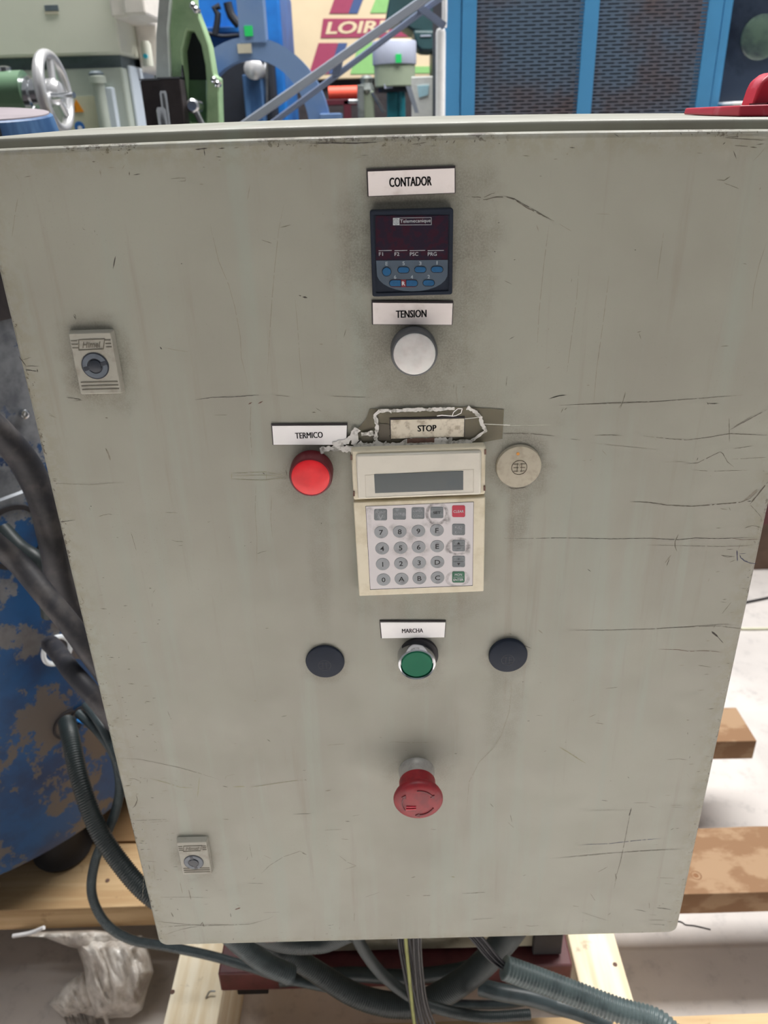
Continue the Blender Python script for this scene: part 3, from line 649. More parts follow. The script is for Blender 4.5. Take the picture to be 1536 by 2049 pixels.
# --- scratches and dents drawn by wear, thin marks on the paint
TR = {'A': lambda u, v: (u/2, 250+v/2), 'B': lambda u, v: (768+u/2, 250+v/2), 'C': lambda u, v: (100+u/2, 1300+v/2), 'D': lambda u, v: (768+u/2, 1300+v/2),
      'E': lambda u, v: (960+u/2.667, 780+v/2.667), 'G': lambda u, v: (100+u/2.56, 780+v/2.56), 'K': lambda u, v: (1340+u/7.587, 980+v/7.587)}
SB = {k: MB() for k in ('s_dark', 's_mid', 's_faint', 's_light', 's_blue', 's_brown', 's_olive')}
def S(zone, pts, w=.5, tone='mid'):
    q = [Vector(p) for p in dp([TR[zone](*p) for p in pts], 0)]; R = []; nq = len(q)
    for i in range(nq-1):
        n = max(2, int((q[i+1]-q[i]).length/.0015))
        for k in range(n): R.append(q[i].lerp(q[i+1], k/n)+Vector((0, random.uniform(-.00010, .00010))))
    R.append(q[-1]); m = len(R); L = []; B = []
    for i, p in enumerate(R):
        d = (R[min(i+1, m-1)]-R[max(i-1, 0)]).normalized(); nn = Vector((-d.y, d.x)); t = i/(m-1)
        a = w*.00034*min(1, 5*t+.15, 5*(1-t)+.15)*random.uniform(.5, 1.15); L.append(p+nn*a); B.append(p-nn*a)
    keep = [i for i in range(m-1) if m < 12 or random.random() > .07]
    SB['s_'+tone].add([(p.x, -.00012, p.y) for p in L]+[(p.x, -.00012, p.y) for p in B], [(i, i+1, m+i+1, m+i) for i in keep])
for a in (
 ('A', [(452, 578), (462, 525)], .9, 'dark'), ('A', [(680, 215), (745, 212)], .4), ('A', [(715, 226), (742, 224), (740, 212)], .4), ('A', [(1195, 682), (1206, 684)], 1.5, 'dark'), ('A', [(1210, 688), (1230, 692)], 1.6, 'dark'),
 ('A', [(48, 450), (60, 360), (72, 290)], .5, 'faint'), ('A', [(840, 395), (850, 440), (875, 545), (915, 640), (940, 730), (962, 850), (965, 930), (985, 1010), (995, 1060)], .5, 'faint'),
 ('A', [(1135, 320), (1115, 420), (1100, 560), (1088, 700), (1078, 850), (1070, 1000)], .5, 'faint'), ('A', [(990, 300), (1000, 240)], .5, 'faint'), ('A', [(1120, 410), (1165, 400)], .6), ('A', [(1045, 460), (1088, 474)], .5),
 ('A', [(780, 1100), (850, 1090), (930, 1088), (1045, 1080)], .6, 'dark'), ('A', [(1100, 1082), (1160, 1086)], .4), ('A', [(1320, 1085), (1480, 1090)], .45), ('A', [(1032, 1115), (1052, 1105)], 1.6, 'brown'), ('A', [(993, 1118), (1008, 1110)], 1.2, 'brown'),
 ('A', [(1180, 690), (1190, 800), (1200, 950), (1215, 1090)], .4, 'faint'), ('A', [(640, 888), (648, 898)], 1.2, 'dark'), ('A', [(655, 890), (700, 900), (755, 908)], .4, 'faint'), ('A', [(330, 415), (340, 420)], .7), ('A', [(378, 420), (380, 430)], .7, 'dark'), ('A', [(294, 760), (304, 780)], .7, 'dark'), ('A', [(294, 760), (300, 758), (306, 778)], .4, 'dark'),
 ('A', [(780, 98), (830, 94)], .9, 'dark'), ('A', [(816, 96), (820, 125)], .8, 'dark'), ('A', [(875, 95), (900, 93)], .8, 'dark'), ('A', [(510, 100), (526, 99)], .8, 'dark'), ('A', [(470, 102), (480, 102)], .7, 'dark'), ('A', [(1240, 75), (1320, 72), (1400, 74), (1510, 70)], .8, 'dark'), ('A', [(935, 92), (955, 90)], .8),
 ('A', [(265, 1090), (325, 1098)], .6, 'dark'), ('A', [(270, 1088), (330, 1102), (290, 1104)], .4), ('A', [(75, 925), (105, 965)], .7, 'dark'), ('A', [(100, 965), (160, 965)], .4, 'dark'), ('A', [(102, 980), (150, 985)], .9, 'dark'), ('A', [(104, 975), (108, 990)], .7, 'dark'), ('A', [(148, 975), (152, 990)], .9, 'dark'), ('A', [(90, 940), (125, 930)], .4), ('A', [(1375, 850), (1385, 815)], .5), ('A', [(145, 1180), (160, 1168)], .7), ('A', [(190, 1150), (215, 1165)], .4), ('A', [(195, 1160), (228, 1172)], .4),
 ('B', [(320, 285), (350, 288), (400, 290), (430, 275), (445, 272)], .5), ('B', [(370, 300), (410, 298), (450, 288), (490, 288), (520, 298), (570, 330), (620, 355), (680, 385)], .9), ('B', [(480, 285), (520, 295), (560, 318), (600, 340), (650, 368)], .5, 'dark'), ('B', [(700, 395), (740, 420), (750, 425)], .4, 'faint'),
 ('B', [(920, 35), (940, 48)], .8, 'dark'), ('B', [(1060, 38), (1070, 30)], .7, 'dark'), ('B', [(1185, 30), (1190, 40)], .6, 'dark'), ('B', [(100, 55), (96, 68)], .7, 'dark'), ('B', [(110, 78), (170, 70)], .7), ('B', [(248, 72), (255, 62)], .9), ('B', [(275, 75), (285, 60)], .9), ('B', [(362, 70), (364, 58)], .8, 'dark'),
 ('B', [(1355, 78), (1365, 70)], 1.0, 'dark'), ('B', [(1365, 52), (1530, 62)], .5), ('B', [(1362, 50), (1420, 46)], .5), ('B', [(1400, 82), (1455, 86)], .5), ('B', [(1475, 145), (1500, 120), (1525, 90)], .4, 'faint'), ('B', [(1330, 220), (1360, 222), (1385, 206)], .8), ('B', [(1360, 232), (1420, 256)], .5),
 ('B', [(845, 355), (905, 358)], .4, 'faint'), ('B', [(500, 858), (522, 846)], .5, 'dark'), ('B', [(480, 622), (512, 638)], .4), ('B', [(1012, 830), (1028, 826)], 1.0), ('B', [(1020, 832), (1028, 858)], .4), ('B', [(660, 1095), (700, 1084), (732, 1080)], .8), ('B', [(492, 1005), (488, 1045)], .5), ('B', [(650, 975), (664, 968)], .5),
 ('B', [(278, 1055), (280, 1035)], .6), ('B', [(290, 1035), (288, 1070), (296, 1120)], .6, 'faint'), ('B', [(700, 1122), (900, 1112), (1100, 1106), (1250, 1095), (1440, 1080)], .5), ('B', [(945, 1135), (968, 1070)], .5), ('B', [(1292, 1112), (1310, 1116), (1335, 1114)], .7), ('B', [(1530, 470), (1500, 560), (1478, 660), (1470, 760)], .5, 'faint'),
 ('B', [(660, 400), (640, 550), (620, 750), (612, 900)], .5, 'faint'), ('B', [(780, 560), (770, 700), (750, 850), (730, 1000)], .5, 'faint'), ('B', [(900, 600), (875, 800), (850, 980), (838, 1120)], .6, 'faint'), ('B', [(1120, 420), (1100, 560), (1090, 640)], .5, 'faint'), ('B', [(610, 400), (618, 425)], 1.0, 'faint'), ('B', [(455, 392), (462, 390)], .8, 'dark'), ('B', [(440, 505), (446, 509)], .9, 'dark'), ('B', [(518, 540), (526, 538)], .7, 'dark'), ('B', [(1435, 555), (1450, 557)], .7), ('B', [(1345, 886), (1380, 884)], .5),
 ('E', [(100, 236), (190, 232), (270, 234), (400, 246)], .7), ('E', [(480, 262), (535, 268)], .5), ('E', [(600, 243), (700, 240), (760, 244)], .7), ('E', [(870, 246), (1000, 260), (1100, 268), (1200, 256), (1330, 234), (1536, 242)], .6), ('E', [(1328, 150), (1330, 280)], .5), ('E', [(1330, 215), (1420, 165), (1530, 105)], .6), ('E', [(1350, 200), (1450, 140)], .4),
 ('E', [(30, 190), (200, 190), (380, 187)], .4, 'light'), ('E', [(800, 597), (900, 600), (1000, 615), (1130, 622), (1250, 612), (1390, 600), (1440, 580), (1490, 530)], 1.1), ('E', [(1400, 598), (1450, 560), (1480, 530)], 3.0, 'faint'), ('E', [(1440, 610), (1480, 560), (1536, 490)], 1.6), ('E', [(1440, 612), (1480, 655), (1500, 680)], .5), ('E', [(1500, 680), (1500, 705)], .8),
 ('E', [(980, 384), (1090, 384)], .4, 'faint'), ('E', [(1090, 396), (1160, 390), (1230, 355), (1280, 330), (1295, 340), (1320, 385), (1355, 412)], .6), ('E', [(1130, 428), (1250, 434), (1440, 428)], .4), ('E', [(1350, 315), (1460, 298)], .5), ('E', [(1340, 370), (1536, 360)], .4), ('E', [(590, 282), (750, 300), (950, 318)], .4, 'faint'),
 ('E', [(130, 792), (250, 793), (450, 790), (700, 795), (900, 792), (1000, 797), (1060, 800), (1150, 790), (1260, 794), (1500, 786)], .6, 'dark'), ('E', [(1330, 790), (1400, 800), (1500, 796)], .5, 'brown'), ('E', [(890, 828), (1100, 832), (1300, 836), (1420, 832), (1500, 820)], .4), ('E', [(1058, 770), (1040, 810), (1040, 835), (1050, 862)], .8), ('E', [(1020, 880), (985, 925)], 1.6, 'faint'), ('E', [(1010, 900), (995, 940)], .7),
 ('E', [(470, 1283), (700, 1282), (900, 1276), (1050, 1268), (1200, 1262), (1380, 1258)], .6), ('E', [(900, 1278), (1100, 1264), (1300, 1250), (1380, 1255)], .5), ('E', [(1290, 1262), (1400, 1276)], .7), ('E', [(1290, 1195), (1340, 1132)], .6), ('E', [(1235, 1288), (1270, 1320)], 2.0, 'dark'), ('E', [(1265, 1315), (1298, 1352)], .8, 'dark'),
 ('E', [(950, 1384), (1060, 1386), (1110, 1396), (1200, 1392), (1300, 1400)], .6, 'brown'), ('E', [(1370, 855), (1373, 915)], 1.3, 'blue'), ('E', [(1385, 880), (1390, 895), (1410, 912), (1440, 924), (1475, 928)], 1.1, 'blue'), ('E', [(1380, 875), (1420, 872)], .6, 'blue'), ('E', [(1285, 882), (1360, 890)], .5), ('E', [(1285, 882), (1320, 893), (1345, 890)], .5), ('E', [(1330, 920), (1362, 908)], .6), ('E', [(1410, 738), (1450, 724), (1490, 730)], .6), ('E', [(375, 46), (410, 34), (452, 28)], 1.0), ('E', [(420, 82), (600, 76), (900, 66), (1100, 50)], .4), ('E', [(740, 98), (760, 70), (775, 10)], .5), ('E', [(432, 122), (445, 95)], .7), ('E', [(450, 108), (464, 95)], .7),
 ('E', [(1210, 72), (1240, 72), (1275, 72)], .6, 'dark'), ('E', [(1210, 66), (1218, 80)], 1.0, 'dark'), ('E', [(572, 955), (592, 970)], .7, 'dark'), ('E', [(210, 1358), (240, 1366), (275, 1380)], .7, 'dark'), ('E', [(155, 1300), (170, 1305)], .7, 'dark'), ('E', [(310, 1280), (335, 1300)], 1.4, 'faint'), ('E', [(1255, 973), (1280, 968)], .6), ('E', [(650, 320), (675, 350)], .5, 'faint'), ('E', [(585, 376), (595, 372)], .6),
 ('E', [(150, 520), (180, 528), (245, 520)], 1.0, 'mid'), ('E', [(1280, 632), (1320, 640)], 1.0, 'faint'), ('E', [(1328, 625), (1336, 645)], .6),
 ('G', [(930, 425), (1000, 425), (1100, 420), (1215, 440)], .5, 'olive'), ('G', [(930, 455), (1000, 460), (1100, 462), (1215, 448)], .5, 'olive'), ('G', [(930, 425), (930, 458)], .6, 'olive'), ('G', [(940, 440), (1100, 436), (1200, 446)], .4, 'olive'), ('G', [(1108, 425), (1108, 460)], .5, 'olive'), ('G', [(1088, 423), (1100, 432)], 1.3), ('G', [(1208, 410), (1214, 440)], 1.1),
 ('G', [(45, 676), (90, 672), (130, 666)], .6, 'dark'), ('G', [(248, 650), (270, 642), (300, 636), (320, 640)], .7), ('G', [(285, 298), (300, 330), (310, 362)], 2.0, 'faint'), ('G', [(285, 298), (292, 315)], .8), ('G', [(20, 480), (200, 486), (380, 474)], .4, 'faint'), ('G', [(415, 730), (442, 822)], .4), ('G', [(620, 768), (640, 775), (685, 778)], .5), ('G', [(658, 798), (682, 796)], .7),
 ('G', [(1060, 840), (1090, 828), (1115, 824)], .5), ('G', [(995, 800), (1000, 798)], .7, 'dark'), ('G', [(1025, 782), (1032, 779)], .7, 'dark'), ('G', [(804, 678), (822, 674)], .5), ('G', [(590, 628), (655, 630)], .4), ('G', [(10, 455), (38, 458)], .8), ('G', [(15, 465), (35, 468)], .8), ('G', [(840, 130), (910, 128)], .3), ('G', [(1340, 115), (1362, 116)], .9), ('G', [(1360, 92), (1390, 112)], .4),
 ('G', [(160, 1060), (175, 1090), (160, 1098)], .8, 'faint'), ('G', [(208, 594), (212, 598)], 1.1, 'dark'), ('G', [(200, 600), (208, 618)], .5), ('G', [(340, 755), (352, 758)], .6), ('G', [(1055, 480), (1050, 620), (1060, 760), (1058, 900)], .5, 'faint'), ('G', [(1135, 540), (1130, 660), (1140, 760)], .5, 'faint'), ('G', [(1030, 60), (1025, 200), (1035, 350)], .5, 'faint'),
 ('C', [(925, 268), (948, 263)], .8, 'dark'), ('C', [(868, 358), (882, 368)], .7, 'dark'), ('C', [(415, 366), (426, 372)], .8, 'dark'), ('C', [(424, 398), (427, 404)], .9, 'dark'), ('C', [(270, 433), (360, 438), (440, 455), (520, 472), (600, 495), (680, 520)], .45), ('C', [(400, 515), (460, 530), (520, 550), (575, 553)], .9, 'olive'), ('C', [(690, 545), (712, 550)], 1.2, 'mid'), ('C', [(730, 548), (780, 547)], 1.2, 'olive'), ('C', [(800, 550), (870, 540), (960, 526), (1015, 520)], .8, 'olive'), ('C', [(1018, 520), (1026, 522)], 1.5),
 ('C', [(315, 516), (340, 517), (365, 528)], .8), ('C', [(345, 580), (350, 600), (342, 622), (330, 635)], 1.2), ('C', [(470, 245), (482, 272)], .4), ('C', [(315, 392), (340, 388)], .4), ('C', [(1110, 382), (1180, 376)], .4), ('C', [(1350, 375), (1370, 368), (1440, 372), (1536, 370)], .5, 'faint'), ('C', [(700, 520), (705, 505), (740, 498)], .5, 'faint'), ('C', [(590, 590), (598, 510)], .7, 'olive'),
 ('C', [(330, 684), (480, 678)], .6), ('C', [(690, 678), (716, 679)], .6, 'dark'), ('C', [(970, 658), (1044, 655)], .5, 'dark'), ('C', [(1095, 722), (1168, 719)], .4), ('C', [(1205, 666), (1240, 660)], .5), ('C', [(1100, 565), (1124, 562)], 1.6, 'faint'), ('C', [(1180, 686), (1200, 687)], 1.6, 'dark'), ('C', [(1165, 757), (1195, 759)], .7), ('C', [(797, 775), (808, 832)], .6), ('C', [(785, 843), (792, 828)], .5),
 ('C', [(845, 895), (880, 862), (935, 828), (1000, 806), (1030, 820)], .6), ('C', [(1008, 812), (1026, 820)], 1.2), ('C', [(1155, 822), (1190, 850), (1225, 865), (1175, 880)], .5), ('C', [(855, 822), (885, 836)], .8, 'faint'), ('C', [(790, 934), (855, 936)], .5, 'dark'), ('C', [(810, 918), (822, 912)], .5), ('C', [(740, 1040), (762, 1032)], 2.4, 'brown'), ('C', [(745, 1020), (760, 1026)], 1.0), ('C', [(508, 1036), (514, 1042)], 1.2), ('C', [(484, 1050), (494, 1070)], 1.1), ('C', [(722, 1054), (724, 1070)], .6, 'dark'),
 ('C', [(415, 1085), (500, 1095), (620, 1105), (800, 1098), (870, 1078), (895, 1065)], .7), ('C', [(440, 1110), (600, 1100), (720, 1100)], .6), ('C', [(460, 1140), (520, 1120), (600, 1105)], .5), ('C', [(600, 1105), (610, 1090), (616, 1110)], 1.2), ('C', [(430, 990), (560, 990), (640, 993)], .5), ('C', [(555, 960), (564, 1000)], .9), ('C', [(1218, 1050), (1216, 1088)], .4), ('C', [(1445, 912), (1462, 908)], 1.3), ('C', [(1260, 990), (1320, 970)], .4), ('C', [(1490, 984), (1520, 984)], .7), ('C', [(1425, 984), (1440, 984)], .6), ('C', [(855, 1172), (905, 1170)], 1.0, 'brown'), ('C', [(850, 1052), (920, 1050)], .4),
 ('C', [(370, 1000), (375, 900)], .4, 'faint'), ('C', [(455, 880), (475, 890)], 1.6, 'faint'), ('C', [(395, 860), (400, 880)], .9, 'dark'), ('C', [(414, 860), (420, 920)], .7, 'faint'), ('C', [(380, 845), (430, 850)], .5), ('C', [(410, 722), (424, 720)], .6), ('C', [(400, 690), (480, 685)], .4), ('C', [(520, 930), (530, 975)], .9, 'faint'),
 ('D', [(790, 780), (900, 776), (1000, 764), (1110, 755)], .9, 'blue'), ('D', [(990, 632), (975, 700), (962, 770), (945, 850), (930, 900), (920, 960)], .6), ('D', [(990, 632), (980, 665)], 1.1, 'dark'), ('D', [(925, 895), (930, 918)], 1.0), ('D', [(665, 835), (800, 825), (950, 810), (1100, 800), (1190, 800)], .5), ('D', [(730, 828), (880, 815), (1050, 805), (1180, 798)], .4), ('D', [(700, 388), (740, 412), (775, 435), (808, 455)], 1.2, 'olive'), ('D', [(1130, 440), (1180, 436), (1215, 442)], .6),
 ('D', [(870, 602), (895, 605)], .6, 'dark'), ('D', [(1000, 612), (1060, 612)], .5), ('D', [(1060, 625), (1090, 632)], .5), ('D', [(1145, 622), (1195, 622)], .8, 'faint'), ('D', [(1150, 630), (1200, 632)], .6, 'faint'), ('D', [(1145, 722), (1160, 714)], 1.2), ('D', [(1165, 715), (1182, 714)], .9), ('D', [(855, 890), (895, 868)], .6), ('D', [(1090, 912), (1165, 914)], .6), ('D', [(1120, 935), (1150, 938)], .5), ('D', [(1000, 1038), (1048, 1048)], .8, 'dark'), ('D', [(1060, 1010), (1062, 1036)], .5), ('D', [(1090, 1032), (1150, 1040)], .9, 'dark'),
 ('D', [(1060, 1082), (1120, 1082)], .6), ('D', [(1064, 1098), (1120, 1100)], .6), ('D', [(1060, 1060), (1090, 1062)], .5), ('D', [(790, 1050), (850, 1070), (900, 1085)], .4), ('D', [(825, 975), (845, 1005)], .5), ('D', [(755, 1025), (780, 1028)], .7), ('D', [(895, 1062), (908, 1052)], .9), ('D', [(555, 905), (568, 900)], .7), ('D', [(495, 690), (520, 712)], .8, 'faint'), ('D', [(505, 660), (512, 690)], .6), ('D', [(424, 615), (438, 630)], .8), ('D', [(310, 975), (360, 974)], .5), ('D', [(365, 972), (405, 970)], .7), ('D', [(345, 974), (378, 972)], 1.0), ('D', [(155, 983), (188, 983)], .7), ('D', [(88, 984), (104, 984)], .6),
 ('D', [(268, 908), (284, 910)], 1.9, 'olive'), ('D', [(112, 912), (122, 908)], 1.2), ('D', [(282, 415), (292, 416)], 1.3, 'dark'), ('D', [(185, 718), (210, 720)], .5), ('D', [(565, 1103), (585, 1106), (620, 1104)], .7), ('D', [(885, 155), (935, 150)], .5), ('D', [(820, 270), (848, 258)], .6), ('D', [(845, 292), (880, 297)], .6), ('D', [(608, 262), (635, 264)], .4), ('D', [(1255, 62), (1310, 70)], .6), ('D', [(1214, 330), (1215, 340)], .6), ('D', [(975, 508), (980, 514)], .9, 'dark'), ('D', [(638, 408), (650, 404)], .8), ('D', [(820, 643), (1000, 640)], .3, 'faint'), ('D', [(350, 1080), (440, 1074)], .4),
 ('D', [(505, 130), (510, 160), (500, 250), (470, 340), (440, 390), (380, 450), (340, 530), (330, 650)], .6, 'faint'),
 ): S(*a)
for _ in range(340):                                    # small nicks, thicker along the edges and the hinge side
    r = random.random()
    if r < .45: x_ = -.25+abs(random.gauss(0, .028)); z_ = ZB+random.uniform(.01, .42)
    elif r < .62: x_ = .25-abs(random.gauss(0, .016)); z_ = ZB+random.uniform(.01, .5)
    elif r < .72: x_ = random.uniform(-.24, .24); z_ = T-random.uniform(.004, .016)
    elif r < .82: x_ = random.uniform(-.24, .24); z_ = ZB+random.uniform(.003, .03)
    else: x_ = random.uniform(-.24, .24); z_ = ZB+random.uniform(.01, .68)
    a = random.choice((0, 0, 0, .1, -.1, 1.4, random.uniform(0, 3))); l = random.uniform(.0008, .006)*(.5 if r >= .82 else 1); w = random.uniform(.00008, .00032)
    if not (-.2495 < x_ < .2495): continue
    dx, dz = math.cos(a)*l/2, math.sin(a)*l/2; nx, nz = -math.sin(a)*w, math.cos(a)*w
    x_ = min(max(x_, -.2465+abs(dx)), .2465-abs(dx))
    SB[random.choice(('s_dark', 's_mid', 's_mid', 's_faint', 's_faint'))].add([(x_-dx, -.00012, z_-dz), (x_+nx, -.00012, z_+nz), (x_+dx, -.00012, z_+dz), (x_-nx, -.00012, z_-nz)], [(0, 1, 2, 3)])
door = d_
NM = {'s_dark': 'dark scratches', 's_mid': 'grey brown scratches', 's_faint': 'faint scuffs', 's_light': 'pale scratches', 's_blue': 'blue-black scratches', 's_brown': 'brown chips', 's_olive': 'olive rub marks'}
for k, mb in SB.items():
    o = mb.obj('scratch_marks', k, door, smooth=False, kind='stuff', label=NM[k]+' on the door')

# ------------------------------------------------------------------ red bracket on top
rb = thing('red_bracket', 'red painted bracket sitting on the right end of the cabinet top', 'bracket', (.25, .1, T+.006))
def on_top(px, py):                                     # where the pixel meets the sloping cabinet top
    y = .0185
    while y < .21 and at(px, py, y).z < T+.006+(y-.0185)*.0223: y += .001
    return y
zt = T+.0078; yf = .045; yl = .078
xa = at(1422, 234, yl).x; xb = at(1477, 237, yf).x
pts = [(xa, .13), (xa, yl), (xb, yf), (xb+.055, yf), (xb+.055, .14)]
zt2 = at(1477, 211, yf).z
def ztop(p): return T+.0063+(p[1]-.0185)*.0223+crown(min(p[0], .25))
mb = MB(); n = len(pts); mb.add([(p[0], p[1], ztop(p)) for p in pts]+[(p[0]+(.0008 if i < 2 else 0), p[1], zt2) for i, p in enumerate(pts)], [tuple(range(n)), tuple(range(2*n-1, n-1, -1))]+[(i, (i+1) % n, (i+1) % n+n, i+n) for i in range(n)])
mb.obj('foot', 'bracket_red', rb, smooth=False, bevel=.001)
q = dp([(1498, 214), (1510, 178), (1518, 162), (1536, 148), (1552, 142), (1570, 160), (1574, 214)], .09)
MB().prism(q, .085, .105).obj('lug', 'bracket_red', rb, bevel=.002)
q = dp([(1520, 214), (1520, 206), (1566, 205), (1566, 214)], .07); MB().prism(q, .060, .086).obj('bolt', 'foot_black', rb, smooth=False)

# ------------------------------------------------------------------ blue machine on the left
bm_ = thing('blue_machine', 'round blue sheet-metal machine with peeling paint beside the cabinet', 'machine', (-.95, .85, PT))
mc = Vector((-.95, .85, 0)); RM = .5
drum = MB().lathe(mc, (0, 0, 1), [(.30, .275), (.44, .272), (.485, .285), (RM, .32), (RM, .95), (RM-.004, .953), (RM-.004, 1.25), (.47, 1.28), (.30, 1.30)], 96).obj('drum_casing', 'peeling', bm_)
p = at(90, 1706, .52); MB().lathe((p.x, .58, PT+.001), (0, 0, 1), [(.05, 0), (.055, .01), (.042, .03), (.038, .13)], 32).obj('foot', 'foot_black', bm_)
MB().lathe((-1.1, .55, PT+.001), (0, 0, 1), [(.05, 0), (.055, .01), (.042, .03), (.038, .13)], 32).obj('foot', 'foot_black', bm_)
MB().lathe((-.75, 1.1, PT-.028), (0, 0, 1), [(.05, 0), (.055, .01), (.042, .03), (.038, .16)], 32).obj('foot', 'foot_black', bm_)
def onD(px, py, k=1.0):                                  # point on the drum surface seen at a pixel
    r = ray(px, py); o = CAMP-mc; a = r.x**2+r.y**2; b = 2*(o.x*r.x+o.y*r.y); c = o.x**2+o.y**2-(RM*k)**2
    t = (-b-math.sqrt(max(0, b*b-4*a*c)))/(2*a); return CAMP+r*t
def outn(p): v = Vector((p.x-mc.x, p.y-mc.y, 0)); return v.normalized()
for px, py in ((47, 828), (152, 1213), (6, 1080)):
    p = onD(px, py); MB().lathe(p, outn(p), [(.0065, -.002), (.0065, .005), (.0052, .006), (.0035, .0062), (.003, .003), (.0001, .003)], 20).obj('screw_head', 'chrome', bm_)
for px, py, r in ((112, 1300, .026), (135, 1450, .026), (160, 1432, .018), (28, 1075, .05)):
    p = onD(px, py); MB().lathe(p, outn(p), [(r, -.004), (r, .003), (r*.86, .003), (r*.84, -.003), (.0001, -.003)], 32).obj('cable_hole', 'foot_black' if px != 112 else 'foot_black', bm_)
p = onD(112, 1300); MB().ring(p+outn(p)*.003, outn(p), .0232, .0042, 36, 8, 1).obj('bright_hole_ring', 'hole_white', bm_, label='white ring standing in for the bright floor seen through a cable hole')  # added ring, coloured white for the lit floor showing through the hole
# top disc with a slot
tc = Vector((-.53, .62, 1.31)); tilt = Matrix.Rotation(math.radians(5.5), 4, 'X') @ Matrix.Rotation(math.radians(2), 4, 'Y'); ax = tilt @ Vector((0, 0, 1))
zz = at(40, 226, .6).z
tc = Vector((at(0, 219, .62).x-.03, .62, zz-.10)); RR = at(84, 226, .6).x-tc.x
MB().lathe(tc, ax, [(RR+.010, .012), (RR+.012, .04), (RR, .098), (RR-.003, .10)], 72).obj('end_bell', 'blue_plate', bm_)
MB().lathe(tc, ax, [(RR-.003, .095), (RR-.004, .1015), (RR-.01, .1022), (.0001, .1022)], 72).obj('end_bell_top', 'top_grey', bm_, label='pale grey top of the end bell')
u_ = (tilt @ Vector((1, 0, 0))); w_ = (tilt @ Vector((0, 1, 0))); sb = MB(); vv = []
for k in range(13):
    a = math.radians(225+(308-225)*k/12); dd = u_*math.cos(a)+w_*math.sin(a)
    vv += [tc+dd*(RR+.0050)+ax*.084, tc+dd*(RR+.0033)+ax*.0925, tc+dd*(RR-.01)+ax*.0925, tc+dd*(RR-.01)+ax*.084]
sb.add(vv, [(k*4+i, k*4+4+i, k*4+4+(i+1) % 4, k*4+(i+1) % 4) for k in range(12) for i in range(4)]+[(0, 1, 2, 3), (51, 50, 49, 48)])
sb.obj('slot', 'dark_gap', bm_, smooth=False)
# galvanised flat panel with black trim along upper edge, close to the cabinet
MB().lathe(mc, (0, 0, 1), [(RM-.002, 1.195), (RM+.003, 1.198), (RM+.003, 1.36), (RM-.03, 1.37), (.1, 1.372)], 96, False).obj('top_band', 'brown_dark', bm_)

# ------------------------------------------------------------------ cables left
def path(pts, dflt): return [at(p[0], p[1], p[2] if len(p) > 2 else dflt) for p in pts]
def cable(name, pts, rad, m, label, cat, Y=.25, corr=None, n=14, group=None, wob=0):
    o = MB().tube(path(pts, Y), rad, n, .006, corr, wob).obj(name, m, ang=80 if not corr else 80); return tag(o, label, cat, group)
cable('power_cable', [(-90, 790, .33), (0, 868, .35), (52, 930, .37), (88, 1010, .37), (108, 1100, .37), (124, 1180, .375), (165, 1270, .385), (235, 1380, .39), (300, 1500, .39)], .0172, 'rubber', 'thick black rubber cable looping down behind the cabinet edge, uppermost of three', 'cable', wob=.03)
cable('power_cable', [(-90, 1010, .31), (-20, 1078, .315), (40, 1130, .32), (92, 1192, .30), (140, 1250, .285), (190, 1320, .275), (260, 1400, .27), (360, 1520, .27)], .0130, 'rubber', 'thick black rubber cable slanting below the first, middle of three', 'cable', wob=.03)
cable('power_cable', [(100, 1288, .455), (112, 1300, .43), (145, 1345, .37), (185, 1390, .345), (225, 1440, .34), (300, 1540, .33), (380, 1660, .31)], .0130, 'rubber', 'black rubber cable coming out of the white-ringed hole, lowest of three', 'cable', wob=.03)
cable('cable_stub', [(5, 1060, .47), (40, 1098, .45), (72, 1120, .44), (88, 1160, .44), (100, 1230, .45)], .012, 'conduit_dark', 'short dark cable behind the thick rubber cables', 'cable')
cable('conduit', [(134, 1446, .45), (142, 1480, .40), (160, 1560, .35), (192, 1650, .31), (235, 1720, .28), (300, 1792, .25), (400, 1850, .23), (520, 1880, .22), (610, 1930, .22), (720, 1995, .21), (830, 2010, .21), (930, 1960, .21), (1010, 1880, .20), (1070, 1790, .18)], lambda t: .0122+.0048*min(1, max(0, (t-.45)/.25)), 'conduit_dark', 'long dark grey corrugated conduit sagging from the blue machine under the cabinet', 'conduit', corr=(.0036, .0011), n=18)
cable('conduit', [(158, 1428, .45), (195, 1462, .40), (228, 1510, .36), (240, 1570, .34), (232, 1620, .33), (215, 1665, .32), (190, 1725, .30), (184, 1790, .28), (212, 1848, .26), (262, 1880, .25), (330, 1893, .25), (420, 1912, .245), (500, 1935, .24), (600, 1965, .24), (800, 2000, .245), (1000, 2010, .25), (1100, 1990, .25)], .0062, 'conduit_grey', 'thin grey corrugated conduit crossing behind the thick one and curling over the pallet', 'conduit', corr=(.0028, .0008), n=14)
cable('conduit', [(172, 1412, .46), (192, 1436, .41), (218, 1480, .36), (250, 1560, .32), (300, 1700, .28)], .0060, 'conduit_grey', 'thin grey corrugated conduit vanishing behind the cabinet door at its left edge', 'conduit', corr=(.0028, .0008), n=14)
cable('cable_tie', [(154, 1440, .47), (162, 1446, .465), (170, 1448, .46)], .0016, 'blue_cable_tie', 'small bright blue cable tie by the lower cable hole', 'cable tie')
cable('conduit', [(380, 1780, .16), (440, 1850, .172), (520, 1920, .18), (580, 1950, .185)], .0125, 'conduit_grey', 'grey corrugated conduit dropping out under the left end of the door', 'conduit', corr=(.0036, .0011), n=18)
cable('conduit', [(480, 1840, .14), (560, 1880, .16), (640, 1884, .17), (700, 1860, .16)], .014, 'conduit_dark', 'grey conduit bulging just below the door bottom left of centre', 'conduit', corr=(.0034, .0006), n=18)
